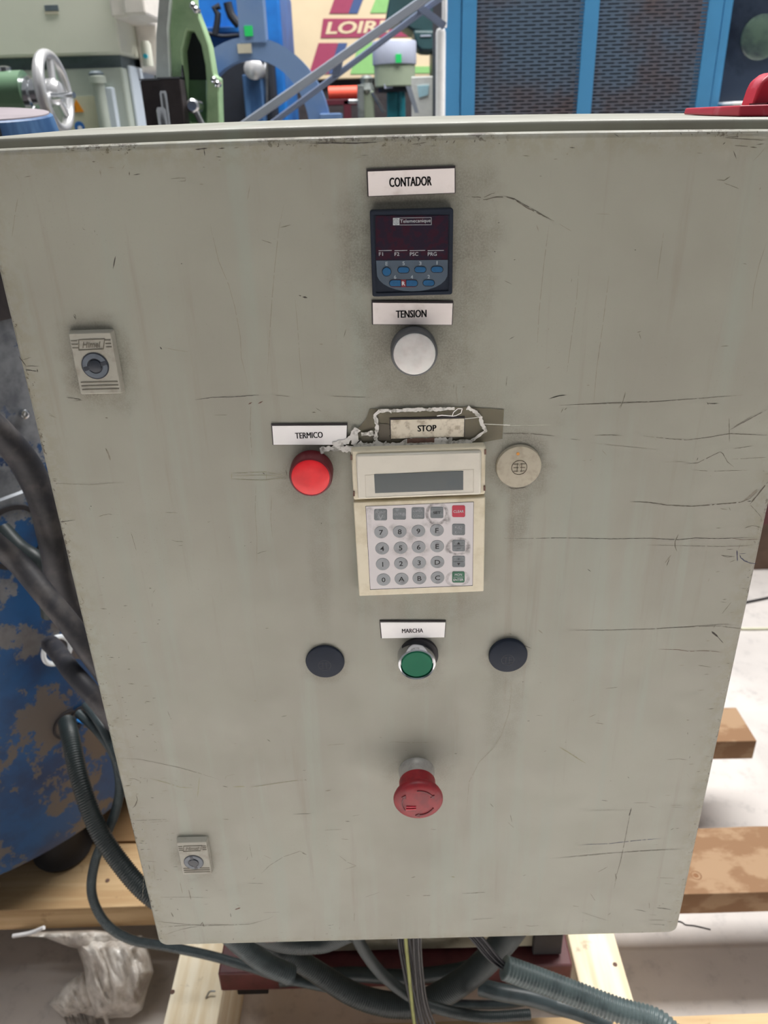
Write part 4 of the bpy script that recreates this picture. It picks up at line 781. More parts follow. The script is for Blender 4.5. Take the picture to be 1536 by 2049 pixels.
cable('conduit', [(690, 1820, .12), (718, 1885, .13), (760, 1945, .145), (815, 1990, .155), (870, 2016, .16), (960, 2034, .165), (1060, 2030, .17)], .0068, 'conduit_dark', 'medium grey corrugated conduit hanging from under the door centre', 'conduit', corr=(.003, .0006), n=16)
cable('conduit', [(1008, 1936, .13), (1080, 1962, .125), (1160, 1992, .115), (1240, 2022, .10), (1310, 2042, .09), (1350, 2075, .075)], .0135, 'conduit_pale', 'pale grey open-ended corrugated conduit at lower right', 'conduit', corr=(.0048, .0015), n=22)
cable('conduit', [(1110, 2012, .20), (1060, 1996, .205), (1000, 1985, .21), (960, 1975, .22)], .012, 'conduit_grey', 'short smooth grey conduit partly behind the pale open-ended one', 'conduit', n=18)
cable('conduit', [(1110, 2012, .20), (1160, 2026, .19), (1225, 2052, .17)], .012, 'conduit_grey', 'smooth grey tube running out to the lower right under the pale conduit', 'conduit', n=18)
cable('conduit', [(560, 1960, .262), (700, 1950, .262), (800, 1955, .262), (900, 1945, .262), (960, 1930, .262)], .011, 'conduit_dark', 'dark conduit deep in shadow in front of the red frame', 'conduit', n=14)
ORDN = ('first', 'second', 'third', 'fourth', 'fifth', 'sixth')
def wires(n_, pts, rad, m, label, grp, dy=.0045):
    for k in range(n_):
        o_ = k-(n_-1)/2; P = [(p[0]+o_*p[3], p[1], p[2]+(dy if k % 2 else -dy)) for p in pts]
        cable('wire', P, rad, m, ORDN[k]+' from the left '+label, 'wire', group=grp, n=8)
wires(6, [(808, 1840, .13, 5), (812, 1890, .13, 5.5), (824, 1950, .135, 6), (836, 2010, .14, 6), (848, 2060, .14, 7)], .0017, 'wire_black', 'of the thin black wires hanging below the door centre', 'black wires hanging below the door centre')
wires(4, [(834, 1840, .108, 4.6), (834, 1890, .108, 4.6), (838, 1950, .112, 4.8), (846, 2010, .115, 5.5), (862, 2060, .115, 8)], .0016, 'wire_grey', 'of the dark grey wires right of the yellow-green wire', 'grey wires hanging below the door centre', .003)
cable('wire', [(812, 1840, .098), (812, 1885, .098), (817, 1940, .10), (824, 2010, .102), (830, 2060, .102)], .0021, 'wire_yellow', 'single yellow-green earth wire hanging below the door centre', 'wire', n=10)
wires(5, [(930, 1850, .150, 6), (960, 1885, .145, 6), (985, 1915, .14, 5.5), (1010, 1936, .135, 5), (1030, 1944, .13, 5)], .0016, 'wire_black', 'of the black wires entering the pale open-ended conduit', 'black wires entering the pale conduit', .0035)
o = MB().tube([atz(1440, 1215, FZ+.004), atz(1500, 1203, FZ+.006), atz(1560, 1188, FZ+.005), atz(1640, 1150, FZ+.004)], .0035, 8).obj('floor_wire', 'wire_grey'); tag(o, 'thin grey wire lying on the bright floor to the right', 'wire')
o = MB().tube([atz(1440, 1256, FZ+.004), atz(1500, 1258, FZ+.005), atz(1600, 1256, FZ+.004)], .004, 8).obj('extension_lead', 'sign_cream'); tag(o, 'pale extension lead on the bright floor at the right edge', 'extension lead')
o = MB().tube([at(1240, 1700, .2203), at(1300, 1800, .24), at(1340, 1838, .27), at(1362, 1845, .27), at(1372, 1851, .28), at(1390, 1853, .29), at(1420, 1860, .30)], .0013, 8).obj('wire_end', 'wire_black'); tag(o, 'short black wire end poking out by the lower right door corner', 'wire')

# ------------------------------------------------------------------ plastic bag
bg_ = thing('plastic_bag', 'crumpled dusty translucent plastic bag on the floor between pallet boards', 'bag', (-.45, .38, 0))
def sheet(name, outline, Yf, thick, seed, n=90, m=26):
    random.seed(seed); P = [Vector(p) for p in outline]; L = [0]; k_ = len(P)
    for i in range(k_): L.append(L[-1]+(P[(i+1) % k_]-P[i]).length)
    R = []
    for a in range(n):
        t = L[-1]*a/n; j = max(i for i in range(k_) if L[i] <= t); R.append(P[j].lerp(P[(j+1) % k_], (t-L[j])/(L[j+1]-L[j])))
    c = sum(R, Vector((0, 0)))/n; mb = MB(); from mathutils import noise as nz
    for side_ in (1, -1):
        V = []; Fc = []
        for i in range(m+1):
            t = i/m
            for a in range(n):
                p = c.lerp(R[a], t); d = thick*math.sqrt(max(0, 1-t*t))
                q3 = Vector((p.x*.022, p.y*.022, seed+side_)); e_ = min(1, (1-t)*3); d += thick*(.9*abs(nz.noise(Vector((p.x*.020+p.y*.006, p.y*.007, seed+side_))))+.5*abs(nz.noise(Vector((p.x*.05-p.y*.02, p.y*.016, seed)))))*e_
                V.append(at(p.x, p.y, Yf(p.x, p.y)-side_*d))
        for i in range(m):
            for a in range(n): Fc.append((i*n+a, i*n+(a+1) % n, (i+1)*n+(a+1) % n, (i+1)*n+a))
        mb.add(V, Fc)
    return mb.obj(name, 'bag', bg_, ang=70)
yb = lambda x, y: .455-.075*(y-1860)/175
sheet('bag_pouch', [(150, 1882), (190, 1868), (250, 1875), (285, 1870), (300, 1910), (308, 1945), (296, 1975), (285, 2020), (262, 2036), (190, 2038), (172, 1985), (168, 1935), (155, 1900)], yb, .030, 3)
sheet('bag_flap', [(110, 1995), (130, 1970), (165, 1945), (190, 1985), (230, 2038), (125, 2036), (98, 2010)], lambda x, y: yb(x, y)+.01, .014, 8)
sheet('bag_neck', [(26, 1872), (60, 1864), (120, 1862), (190, 1860), (260, 1868), (285, 1885), (250, 1900), (190, 1905), (140, 1895), (90, 1876)], lambda x, y: yb(x, y)-.005, .014, 5)
MB().tube([at(26, 1873, .40), at(60, 1867, .40), at(88, 1856, .40)], .0035, 8).obj('bag_edge', 'label_clean', bg_, label='bright folded plastic lip at the left')

# ------------------------------------------------------------------ background machines
def bx(x0, x1, y0, y1, z0, z1, name, m, par, bev=.004, label=None): return MB().box(x0, x1, y0, y1, z0, z1).obj(name, m, par, smooth=False, bevel=bev, label=label)
# beige machine, left
Yb = 1.95; m1 = thing('beige_machine', 'large pale beige machine housing at top left with warning stickers', 'machine', (-1.3, 1.8, 0))
xr = at(243, 125, Yb).x; zt_ = at(120, 138, Yb).z; zu = at(120, 112, Yb).z
bx(-2.6, xr, Yb, 2.45, 0, zt_, 'lower_housing', 'machine_grey', m1, .006)
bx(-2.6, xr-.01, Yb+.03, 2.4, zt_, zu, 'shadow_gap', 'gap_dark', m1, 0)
xr2 = at(238, 60, Yb).x
bx(-2.6, xr2, Yb-.01, 2.39, zu, 1.84, 'upper_housing', 'machine_beige', m1, .006)
bx(xr2, xr2+.065, Yb+.16, 2.35, zt_-.005, 1.84, 'side_cover', 'white_box', m1, .006)
xs = at(300, 180, Yb+.22).x
bx(xr, xs, Yb+.04, Yb+.30, 0, at(270, 133, Yb+.1).z, 'side_cabinet', 'machine_side', m1, .005)
q0, q1 = at(133, 262, Yb), at(190, 192, Yb)
bx(q0.x, q1.x, Yb-.002, Yb, q0.z, q1.z, 'warning_sticker', 'sign_cream', m1, 0, 'cream sticker with an orange triangle and a blue round sign')
MB().prism(dp([(141, 225), (168, 224), (152, 199)], Yb-.004), -0, .001).obj('warning_triangle', 'warning_orange', m1, smooth=False)
o = [x for x in C.objects if x.name.startswith('warning_triangle')][-1]; o.location.y = Yb-.004
c_ = at(159, 254, Yb-.003); MB().lathe((c_.x, Yb-.002, c_.z), (0, -1, 0), [(.014, 0), (.014, .0015)], 32).obj('blue_sign', 'sign_blue', m1)
MB().lathe((c_.x+.001, Yb-.003, c_.z-.003), (0, -1, 0), [(.006, 0), (.006, .0015)], 24).obj('blue_sign_centre', 'label_clean', m1)
tx = at(150, 217, Yb-.005); MB().box(tx.x-.0007, tx.x+.0007, Yb-.0045, Yb-.003, tx.z-.005, tx.z+.006).obj('triangle_mark', 'black_ink', m1, smooth=False)
q0, q1 = at(91, 22, Yb-.01), at(116, 10, Yb-.01); bx(q0.x, q1.x, Yb-.013, Yb-.01, q0.z, q1.z, 'maker_sticker', 'gap_dark', m1, 0)
q0, q1 = at(91, 29, Yb-.01), at(116, 23, Yb-.01); bx(q0.x, q1.x, Yb-.013, Yb-.01, q0.z, q1.z, 'maker_sticker', 'sticker_cream', m1, 0)
p = at(195, 158, Yb-.03); MB().lathe((p.x, Yb-.03, 1.0), (0, 0, 1), [(.016, -.9), (.016, p.z-1.0-.01), (.022, p.z-1.01), (.022, p.z-1.0+.006), (.012, p.z-1.0+.01)], 24).obj('lubricator_column', 'machine_grey', m1)
bx(p.x+.004, p.x+.034, Yb-.03, Yb, .2, p.z-.02, 'guide_strip', 'machine_side', m1, .003)
p = at(192, 147, Yb-.03); MB().lathe((p.x, Yb-.03, p.z), (0, 0, 1), [(.018, -.006), (.020, .0), (.012, .006)], 24).obj('black_knob', 'gap_dark', m1)
q0, q1 = at(234, 40, Yb), at(272, -30, Yb); bx(q0.x, q1.x, Yb-.05, Yb+.18, q0.z, q1.z, 'junction_box', 'white_box', m1, .006)
q0, q1 = at(266, 38, Yb), at(300, -30, Yb); bx(q0.x, q1.x, Yb-.08, Yb+.1, q0.z, q1.z, 'junction_box', 'white_box', m1, .006)
bt = thing('oil_bottle', 'small beige bottle with a turquoise cap on the pale side cabinet', 'bottle', tuple(at(297, 131, Yb+.1)))
p = at(297, 133, Yb+.12); h = at(297, 82, Yb+.12).z-p.z
MB().lathe((p.x, Yb+.12, p.z), (0, 0, 1), [(.015, 0), (.015, h*.85), (.010, h), (.001, h)], 24).obj('bottle_body', 'machine_beige', bt)
MB().lathe((p.x+.002, Yb+.10, p.z+h*.38), (0, -1, 0), [(.006, 0), (.006, .01)], 16).obj('cap', 'turquoise', bt)
# green lathe head with handwheel
Yh_ = 1.5; hw = thing('green_machine_head', 'green machine head with a chrome spoked handwheel behind the cabinet, left', 'machine', (-1.1, 1.5, 0))
c_ = at(22, 183, Yh_); s_ = at(60, 183, Yh_)
MB().tube([(c_.x-.5, Yh_, c_.z), (s_.x-.008, Yh_, c_.z)], .041, 40).obj('spindle_casting', 'casting_green', hw)
MB().box(c_.x-.45, c_.x-.02, Yh_-.02, Yh_+.25, 0, c_.z-.03).obj('machine_base', 'casting_green', hw, smooth=False, bevel=.01)
hc = at(108, 184, Yh_); axw = Vector((1, -.02, .04)).normalized()
RW = .074
MB().lathe(hc-axw*.075, axw, [(.036, 0), (.036, .027), (.030, .030), (.030, .062)], 32).obj('collar', 'chrome', hw)
MB().ring(hc, axw, RW, .0103, 64, 14, 1.25).obj('handwheel_rim', 'bright_steel', hw)
MB().lathe(hc, axw, [(.027, -.016), (.027, .005), (.020, .016), (.008, .019), (.0001, .019)], 32).obj('handwheel_hub', 'bright_steel', hw)
u_ = axw.orthogonal().normalized(); w_ = axw.cross(u_)
for k in range(3):
    a = math.radians(30+120*k); d = u_*math.cos(a)+w_*math.sin(a); MB().tube([hc+d*.02, hc+d*.074], .008, 12).obj('spoke', 'bright_steel', hw)
p0, p1 = at(90, 193, Yh_-.03), at(148, 190, Yh_-.06); MB().tube([p0, p1], .0062, 14).obj('handle', 'chrome', hw)
MB().lathe((at(10, 143, Yh_).x, Yh_, c_.z+.039), (0, 0, 1), [(.014, 0), (.014, .008), (.006, .011)], 20).obj('oil_cap', 'chrome', hw)
# green frame
Yg = 1.3; gf = thing('green_steady_rest', 'tall pale green cast frame with an arched opening and steel fittings', 'frame', tuple(at(380, 250, Yg)))
gf.location.z = 0; ORG[gf.name] = gf.location.copy()
def low(px): p = at(px, 250, Yg); return (p.x, 0)
o_ = dp([(338, -60), (336, 60), (337, 160), (345, 250)], Yg) + [low(345), low(440)] + dp([(440, 250), (437, 155), (428, 150), (418, 90), (402, 45), (388, 10), (384, -60)], Yg)
i_ = dp([(368, 150), (367, 205), (372, 245), (412, 245), (413, 165), (410, 130), (402, 90), (388, 62), (374, 60), (364, 100)], Yg)
def holed(mb, O, I, y0, y1):
    bm = bmesh.new(); vs_ = []
    for loop in (O, I):
        vv = [bm.verts.new((p[0], y0, p[1])) for p in loop]; vs_.append(vv)
        for i in range(len(vv)): bm.edges.new((vv[i], vv[(i+1) % len(vv)]))
    bmesh.ops.triangle_fill(bm, use_beauty=True, edges=bm.edges[:])
    r = bmesh.ops.extrude_face_region(bm, geom=bm.faces[:]); bmesh.ops.translate(bm, vec=(0, y1-y0, 0), verts=[g for g in r['geom'] if isinstance(g, bmesh.types.BMVert)])
    bm.verts.index_update(); mb.add([v.co for v in bm.verts], [tuple(v.index for v in f.verts) for f in bm.faces]); bm.free(); return mb
holed(MB(), o_, i_, Yg, Yg+.05).obj('cast_arch', 'pale_green', gf, bevel=.003)
MB().prism(dp([(372, 245), (413, 245), (412, 160), (375, 158)], Yg+.05), Yg+.051, Yg+.08).obj('back_plate', 'casting_green', gf, smooth=False)
MB().prism(dp([(362, 160), (414, 160), (408, 100), (388, 55), (372, 55), (362, 100)], Yg+.05), Yg+.051, Yg+.06).obj('dark_interior', 'dark_gap', gf, smooth=False)
MB().prism(dp([(312, 160), (344, 250), (335, 60), (345, -60), (322, -60), (312, 70)], Yg-.02), Yg-.02, Yg+.05).obj('steel_guide', 'pale_steel', gf, bevel=.002)
MB().prism(dp([(364, 130), (376, 210), (380, 260), (372, 260), (362, 170)], Yg-.01), Yg-.012, Yg+.0).obj('steel_edge', 'chrome', gf, smooth=False)
for a, b in (((293, 256), (320, 160)), ((328, 256), (360, 157))):
    q0, q1 = at(a[0], a[1], Yg-.06), at(b[0], b[1], Yg-.06); bx(q0.x, q1.x, Yg-.06, Yg-.02, 0, q1.z, 'clamp_block', 'brown_dark', gf, .003)
    bx(q0.x, q1.x, Yg-.061, Yg-.019, q1.z, q1.z+.003, 'steel_edge', 'chrome', gf, 0)
for px, py, r, ll in ((326, 182, .008, .03), (325, 226, .012, .04)):
    p = at(px, py, Yg-.07); MB().lathe((p.x, Yg-.07, p.z-.03), (0, 0, 1), [(r, -.03), (r, ll-.005), (r*.8, ll)], 20).obj('bolt', 'chrome', gf)
for px, py in ((386, 12), (392, 20), (428, 160), (435, 168)):
    p = at(px, py, Yg-.01); MB().lathe(p, (0, -1, 0), [(.006, -.015), (.006, .004), (.003, .007)], 14).obj('oil_nipple', 'chrome', gf)
p = at(386, 212, Yg-.05); MB().lathe(p, (0, -1, 0), [(.013, -.04), (.013, .004), (.009, .008), (.003, .008)], 24).obj('clamp_lever_head', 'chrome', gf)
MB().tube([p, at(410, 260, Yg-.05)], .006, 12).obj('clamp_lever', 'worn_steel', gf)
# deep blue machine + dark backdrop of machinery
Yd = 3.0; db = thing('deep_blue_machine', 'bright blue machine body with black hoses behind the blue arch', 'machine', (-1.0, 3.2, 0))
q0, q1 = at(400, 240, Yd), at(556, -40, Yd)
bx(q0.x-.5, q1.x, Yd, Yd+.5, 0, q1.z, 'body', 'deep_blue', db, .01)
q0, q1 = at(400, 70, Yd-.02), at(485, 54, Yd-.02); bx(q0.x, q1.x, Yd-.06, Yd, q0.z, q1.z, 'ledge', 'deep_blue', db, .004)
q0, q1 = at(395, 245, Yd-.1), at(545, 120, Yd-.1); bx(q0.x-.2, q1.x, Yd-.16, Yd-.01, 0, q1.z, 'lower_recess', 'dark_gap', db, .01)
q0, q1 = at(498, 250, Yd-.2), at(525, 150, Yd-.2); bx(q0.x, q1.x, Yd-.26, Yd-.17, 0, q1.z, 'blue_column', 'blue_plate', db, .004)
for P, r in (([(430, 70), (436, 30), (428, 18), (440, 12)], .012), ([(400, 60), (440, 72), (478, 70)], .006), ([(455, 5), (462, 30), (478, 50)], .016), ([(480, 130), (484, 170), (500, 186), (520, 190)], .007)):
    MB().tube([at(a, b, Yd-.09) for a, b in P], r, 10, .02).obj('hose', 'dark_gap', db)
p = at(507, 138, Yd-.3); MB().lathe(p, (0, -1, 0), [(.03, -.12), (.034, 0), (.02, .01), (.001, .012)], 28).obj('steel_spindle', 'bright_steel', db)
MB().tube([at(532, 120, Yd-.2), at(533, 210, Yd-.2)], .006, 10, .1).obj('steel_rod', 'worn_steel', db)
# arch
Ya = 2.2; ar_ = thing('blue_arch', 'dusty blue C-shaped steel arch hanging under a flat column', 'arch', tuple(at(512, 250, Ya)))
ar_.location.z = 0; ORG[ar_.name] = ar_.location.copy()
c_ = at(512, 262, Ya); ro = abs(at(661, 262, Ya).x-c_.x); ro_t = at(512, 73, Ya).z-c_.z; ri = abs(at(620, 262, Ya).x-c_.x); ri_t = at(512, 118, Ya).z-c_.z
O = [(c_.x+ro*math.cos(math.radians(a)), c_.z+ro_t*math.sin(math.radians(a))) for a in range(0, 181, 6)]
I = [(c_.x+ri*math.cos(math.radians(a)), c_.z+ri_t*math.sin(math.radians(a))) for a in range(180, -1, -6)]
P = O+[(c_.x-ro, 0), (c_.x-ri, 0)]+I+[(c_.x+ri, 0), (c_.x+ro, 0)]
mb = MB(); N_ = len(O)
for k in range(N_-1): mb.prism([O[k], O[k+1], I[N_-2-k], I[N_-1-k]], Ya, Ya+.06)
mb.box(c_.x+ri, c_.x+ro, Ya, Ya+.06, 0, c_.z); mb.box(c_.x-ro, c_.x-ri, Ya, Ya+.06, 0, c_.z)
mb.obj('arch_plate', 'dusty_blue', ar_, ang=30)
q0, q1 = at(480, 80, Ya), at(522, -60, Ya); bx(q0.x, q1.x, Ya-.004, Ya+.05, q0.z-.01, q1.z, 'column', 'dusty_blue', ar_, .003)
q0, q1 = at(640, 246, Ya-.02), at(682, 226, Ya-.02); bx(q0.x, q1.x, Ya-.02, Ya+.09, 0, q1.z, 'foot_flange', 'dusty_blue', ar_, .003)
for px, py, w, h, m in ((497, 62, 13, 14, 'sticker_green'), (489, 97, 22, 13, 'sticker_cream')):
    p = at(px, py, Ya-.006); s = 1.0/ (F/2.9); bx(p.x-w*s/2*1.0, p.x+w*s/2, Ya-.007, Ya-.004 if py < 80 else Ya, p.z-h*s/2, p.z+h*s/2, 'sticker', m, ar_, 0)
# diagonal bars
def bar(p0, p1, w, m, Y, label):
    a, b = at(*p0, Y), at(*p1, Y); d = (b-a).normalized(); n_ = Vector((-d.z, 0, d.x))*w/2
    o = MB().flat([a+n_, b+n_, b-n_, a-n_], (0, .03, 0)).obj('diagonal_bar', m, None, smooth=False, bevel=.003); return o
DB = thing('crossed_steel_brace', 'two long grey steel bars rising diagonally to the right', 'steel brace', (-.1, 1.8, 0))
a0 = at(480, 250, 1.8); ext_ = lambda p, q, t: (p[0]+(q[0]-p[0])*t, p[1]+(q[1]-p[1])*t)
for p, q, w, m, Y in (((478, 256), (848, -2), .020, 'bar_grey', 1.8), ((528, 258), (866, 6), .014, 'bar_shade', 1.85)):
    # goes on down to the floor behind the cabinet
    A = at(*p, Y); B = at(*q, Y); d = (B-A); A2 = A-d*.12; B2 = B+d*.3
    nn = Vector((-d.z, 0, d.x)).normalized()*w/2
    MB().flat([A2+nn, B2+nn, B2-nn, A2-nn], (0, .025, 0)).obj('bar', m, DB, smooth=False, bevel=.003)
pp = at(505, 262, 1.83); MB().box(pp.x-.03, pp.x+.03, 1.83, 1.86, 0, pp.z-.02).obj('post', 'bar_shade', DB, smooth=False, bevel=.003)
MB().prism(dp([(664, 150), (668, 118), (684, 106), (686, 118), (680, 150)], 1.82), 1.822, 1.85).obj('joint_plate', 'bar_shade', DB, smooth=False)
A, B = at(838, 12, 1.84), at(890, 52, 1.84); d = B-A; nn = Vector((-d.z, 0, d.x)).normalized()*.008; MB().flat([A+nn, B+nn, B-nn, A-nn], (0, .02, 0)).obj('bar', 'bar_shade', DB, smooth=False)
# beige housing with logo
Yl = 4.2; lg_ = thing('logo_housing', 'tan machine housing with a maroon, blue and green striped LOIRE logo', 'machine', (.1, 4.5, 0))
q0, q1 = at(540, 162, Yl), at(905, -60, Yl)
bx(q0.x, q1.x, Yl, Yl+.8, q0.z, q1.z, 'tan_panel', 'logo_beige', lg_, .005); bx(q0.x+.02, q1.x, Yl+.05, Yl+.8, 0, q0.z, 'dark_base', 'brown_dark', lg_, 0)
def Zl(u, v): return (600+u/5.12, v/5.12)
def LG(pts, m, nm='logo_stripe', lb=None, k=.004): MB().prism(dp([Zl(*p) for p in pts], Yl-k), Yl-k, Yl-.0005).obj(nm, m, lg_, smooth=False, label=lb)
LG([(300, 137), (495, 137), (600, -150), (400, -150)], 'logo_maroon'); LG([(497, 137), (590, 137), (700, -150), (602, -150)], 'logo_blue'); LG([(718, 132), (880, 132), (1000, -150), (830, -150)], 'logo_green')
LG([(210, 388), (1165, 375), (1175, 190), (238, 190)], 'logo_maroon', 'logo_band')
LG([(92, 760), (290, 757), (392, 440), (190, 440)], 'logo_maroon'); LG([(292, 757), (392, 755), (484, 440), (394, 440)], 'logo_blue'); LG([(515, 758), (1400, 748), (1400, 680), (760, 680), (760, 430), (605, 430)], 'logo_green')
t = MB(); a = dp([Zl(262, 352), Zl(935, 205)], Yl-.004); cc = ((a[0][0]+a[1][0])/2, (a[0][1]+a[1][1])/2); text(t, 'LOIRE', cc, abs(a[1][0]-a[0][0]), abs(a[1][1]-a[0][1]), Yl-.006, off=.03, shear=.2); t.obj('lettering', 'logo_beige', lg_, smooth=False)
# dark green machine right of the logo
Yq = 3.4; dg_ = thing('dark_green_machine', 'dark green machine arm behind the diagonal bars', 'machine', tuple(at(850, 100, Yq)))
dg_.location.z = 0; ORG[dg_.name] = dg_.location.copy()
MB().prism(dp([(770, 42), (785, -40), (900, -40), (900, 65), (870, 68), (826, 62), (800, 45)], Yq), Yq, Yq+.3).obj('arm', 'dark_green', dg_, bevel=.01)
MB().prism(dp([(826, 60), (872, 60), (872, 98), (862, 103), (842, 102), (832, 92)], Yq-.02), Yq-.02, Yq+.2).obj('motor_pod', 'dark_green', dg_, bevel=.01)
q0, q1 = at(841, 73, Yq-.03), at(862, 69, Yq-.03); bx(q0.x, q1.x, Yq-.024, Yq-.02, q0.z, q1.z, 'name_plate', 'bar_grey', dg_, 0)
q0, q1 = at(866, 150, Yq), at(890, -40, Yq); bx(q0.x, q1.x, Yq+.05, Yq+.25, 0, q1.z, 'post', 'dark_green', dg_, .004)
# drum on teal stand
Ym = 2.7; dr = thing('drum_on_stand', 'silver and grey-green drum with a green sticker on a teal post', 'drum', tuple(at(790, 240, Ym)))
dr.location.z = 0; ORG[dr.name] = dr.location.copy()
c_ = at(789, 130, Ym); r_ = (at(832, 110, Ym).x-at(745, 110, Ym).x)/2; zt_ = at(789, 83, Ym).z; zb_ = at(789, 172, Ym).z
MB().lathe((c_.x, Ym, 0), (0, 0, 1), [(r_, c_.z), (r_*1.01, c_.z+.003), (r_*1.01, zt_-.004), (r_*.98, zt_)], 48).obj('upper_drum', 'drum_silver', dr)
MB().lathe((c_.x, Ym, 0), (0, 0, 1), [(r_*.90, zb_-.004), (r_*.94, zb_), (r_*.95, c_.z-.001)], 48).obj('lower_drum', 'drum_green', dr)
MB().lathe((c_.x, Ym, 0), (0, 0, 1), [(r_*.8, zb_-.02), (r_*.8, zb_-.004)], 32).obj('dark_collar', 'dark_gap', dr)
MB().box(c_.x-.03, c_.x+.012, Ym-.03, Ym+.03, 0, zb_-.02).obj('teal_post', 'teal', dr, smooth=False, bevel=.004)
MB().lathe((c_.x+.024, Ym-.03, 0), (0, 0, 1), [(.012, 0), (.012, zb_-.02)], 20).obj('teal_pipe', 'teal', dr)
p = at(797, 117, Ym-r_); bx(p.x-.01, p.x+.01, Ym-r_*1.01-.003, Ym-r_*.99, p.z-.013, p.z+.013, 'sticker', 'sticker_green', dr, 0)
p = at(777, 173, Ym-r_*.8); bx(p.x-.015, p.x+.015, Ym-r_*.82, Ym-r_*.7, p.z-.006, p.z+.008, 'latch_plate', 'drum_silver', dr, 0)
# fittings, trestle with orange roll, board, post
tr_ = thing('maroon_trestle', 'dark maroon trestle under the orange roll', 'trestle', tuple(at(690, 240, 3.0))); tr_.location.z = 0; ORG[tr_.name] = tr_.location.copy()
q0, q1 = at(645, 200, 3.0), at(722, 193, 3.0); bx(q0.x, q1.x, 3.0, 3.1, q0.z-.02, q0.z+.001, 'top_rail', 'maroon_frame', tr_, .002)
q0, q1 = at(688, 240, 3.0), at(701, 200, 3.0); bx(q0.x, q1.x, 3.0, 3.05, 0, q1.z, 'leg', 'maroon_frame', tr_, .002)
q0, q1 = at(646, 250, 3.0), at(652, 200, 3.0); bx(q0.x, q1.x, 3.0, 3.05, 0, q1.z, 'leg', 'maroon_frame', tr_, .002)
a, b = at(657, 183, 3.04), at(719, 182, 3.04); rr = .024
zr = at(645, 200, 3.0).z+.001+rr
o = MB().tube([(a.x, 3.05, zr), (b.x, 3.05, zr)], rr, 20).obj('orange_roll', 'orange_red'); tag(o, 'orange-red cloth roll lying on the maroon trestle', 'roll')
q0, q1 = at(646, 172, 3.05), at(716, 160, 3.05)
vf = thing('pipe_fitting', 'pale grey metal vise-like fitting left of the drum', 'fitting', tuple(at(735, 240, 2.3))); vf.location.z = 0; ORG[vf.name] = vf.location.copy()
q0, q1 = at(722, 232, 2.3), at(748, 180, 2.3); bx(q0.x, q1.x, 2.3, 2.36, 0, q1.z, 'stem', 'drum_green', vf, .006)
p = at(733, 165, 2.3); MB().lathe((p.x, 2.32, p.z), (0, 0, 1), [(.02, -.035), (.026, -.02), (.018, 0), (.022, .012), (.012, .02)], 20).obj('valve_head', 'fitting', vf)
MB().tube([at(697, 203, 2.3), at(726, 203, 2.31)], .006, 10, .02).obj('lever', 'worn_steel', vf); MB().tube([at(745, 185, 2.3), at(768, 225, 2.3)], .006, 10, .02).obj('lever', 'worn_steel', vf)
q0, q1 = at(717, 250, 2.3), at(727, 170, 2.3); bx(q0.x, q1.x, 2.28, 2.3, 0, q1.z, 'side_bracket', 'fitting', vf, .003)
bd = thing('white_board', 'white board with a pale blue print leaning by the white post', 'board', tuple(at(848, 236, 2.5))); bd.location.z = 0; ORG[bd.name] = bd.location.copy()
q0, q1 = at(824, 238, 2.5), at(876, 152, 2.5); bx(q0.x, q1.x, 2.5, 2.53, 0, q1.z, 'panel', 'board_white', bd, .003)
MB().prism(dp([(835, 172), (858, 170), (856, 190), (838, 195)], 2.495), 2.497, 2.5).obj('blue_print', 'print_blue', bd, smooth=False)
MB().prism(dp([(812, 172), (822, 172), (838, 226), (830, 226)], 2.45), 2.455, 2.47).obj('leaning_strip', 'bar_grey', bd, smooth=False)
Yp = 1.90; p = at(880, 235, Yp)
po = thing('white_post', 'round-topped white plastic post at the left edge of the blue cabinet', 'post', (p.x, Yp, 0))
zt_ = at(880, 57, Yp).z; MB().lathe((p.x, Yp-.01, 0), (0, 0, 1), [(.013, 0), (.013, zt_-.01), (.010, zt_-.002), (.004, zt_)], 24).obj('tube', 'post_white', po)
q = at(889, 50, Yp); MB().lathe((q.x, Yp+.0, 0), (0, 0, 1), [(.006, zt_+.001), (.007, zt_+.02), (.007, 1.9), (.004, 1.91)], 20).obj('upper_tube', 'post_white', po)

# ------------------------------------------------------------------ blue perforated cabinet
Yc2 = 1.95; bc = thing('blue_mesh_cabinet', 'bright blue steel cabinet with two perforated metal panels', 'cabinet', (.45, 2.2, 0))
yt = 120
xl = at(889, yt, Yc2).x; xr_ = at(1450, yt, Yc2).x; xa0, xa1 = at(952, yt, Yc2).x, at(1164+12, yt, Yc2).x-0; xm0 = at(1160+12, yt, Yc2).x
xs = [xl, at(922, yt, Yc2).x, at(951, yt, Yc2).x, at(1161, yt, Yc2).x, at(1190, yt, Yc2).x, at(1403, yt, Yc2).x, at(1432, yt, Yc2).x, xr_]
zb_, zt_ = .16, 1.84
bx(xs[0], xs[7], Yc2+.05, Yc2+.5, zb_, zt_, 'carcass', 'mesh_back', bc, 0)
for i in (0, 3, 6):
    pass
bx(xs[0], xs[1]-.001, Yc2, Yc2+.05, zb_, zt_, 'side_post', 'cabinet_blue', bc, .002); bx(xs[1]+.001, xs[2], Yc2-.003, Yc2+.05, zb_, zt_, 'panel_frame', 'cabinet_blue', bc, .002)
bx(xs[3], xs[4], Yc2-.003, Yc2+.05, zb_, zt_, 'panel_frame', 'cabinet_blue', bc, .002); bx(xs[5], xs[6]-.001, Yc2-.003, Yc2+.05, zb_, zt_, 'panel_frame', 'cabinet_blue', bc, .002)
bx(xs[6]+.001, xs[7], Yc2, Yc2+.05, zb_, zt_, 'side_post', 'cabinet_blue', bc, .002)
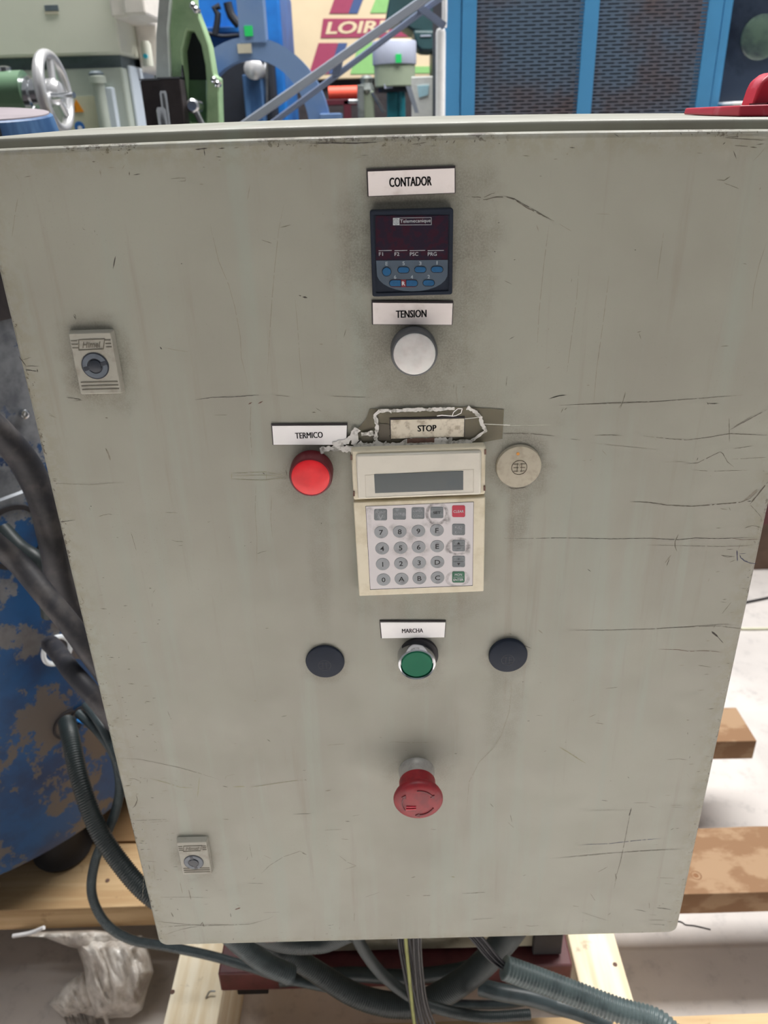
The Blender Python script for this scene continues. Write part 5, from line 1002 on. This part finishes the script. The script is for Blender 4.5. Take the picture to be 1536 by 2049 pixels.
for x0, x1 in ((xs[2], xs[3]), (xs[4], xs[5])):
    mb = MB(); pit = (at(1000, 100, Yc2).z-at(1000, 114.6, Yc2).z)/2; per = at(1031, 100, Yc2).x-at(1000, 100, Yc2).x; z = zb_+.01; k = 0; tw = per*.26
    while z < zt_-.01:
        y_ = Yc2+.004; mb.box(x0, x1, y_, y_+.004, z, z+pit*.56)
        x_ = x0+per*(.3 if k % 2 else .8)
        while x_ < x1-tw: mb.box(x_, x_+tw, y_+.0005, y_+.0035, z+pit*.56, z+pit); x_ += per
        z += pit; k += 1
    mb.obj('perforated_sheet', 'mesh_blue', bc, smooth=False)
bx(xs[0]+.02, xs[7]-.02, Yc2+.05, Yc2+.48, .0, .16, 'skid', 'skid_brown', bc, .003)
# dark machine at the far right
Yn = 2.0; nm = thing('dark_glossy_machine', 'dark navy glossy machine at the far right edge with a greenish window', 'machine', (1.2, 2.2, 0))
xn = xs[7]+.012; bx(xn, xn+1.0, Yn, Yn+.7, .12, 1.84, 'housing', 'machine_navy', nm, .01)
MB().lathe((at(1518, 95, Yn).x, Yn, at(1518, 75, Yn).z), (0, -1, 0), [(.055, 0), (.055, .004), (.05, .006), (.001, .006)], 40).obj('round_window', 'window_green', nm)
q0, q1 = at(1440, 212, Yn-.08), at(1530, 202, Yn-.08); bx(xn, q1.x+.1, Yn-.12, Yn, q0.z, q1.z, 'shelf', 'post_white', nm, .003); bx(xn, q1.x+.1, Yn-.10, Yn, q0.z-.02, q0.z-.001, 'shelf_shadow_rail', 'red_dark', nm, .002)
bx(xn, xn+1.0, Yn-.05, Yn+.6, 0, .12, 'skid', 'skid_brown', nm, .003)
bx(xn+.02, xn+1.0, Yn-.06, Yn-.0, .12, .20, 'red_sill', 'oxide_red', nm, .003)

# everything that reached z = 0 stands on the floor
for o in bpy.data.objects:
    if o.type == 'MESH' and o.name.split('.')[0] not in ('floor', 'wall_back', 'wall_front'):
        for v in o.data.vertices:
            if abs(v.co.z) < .0004: v.co.z = FZ+.0005
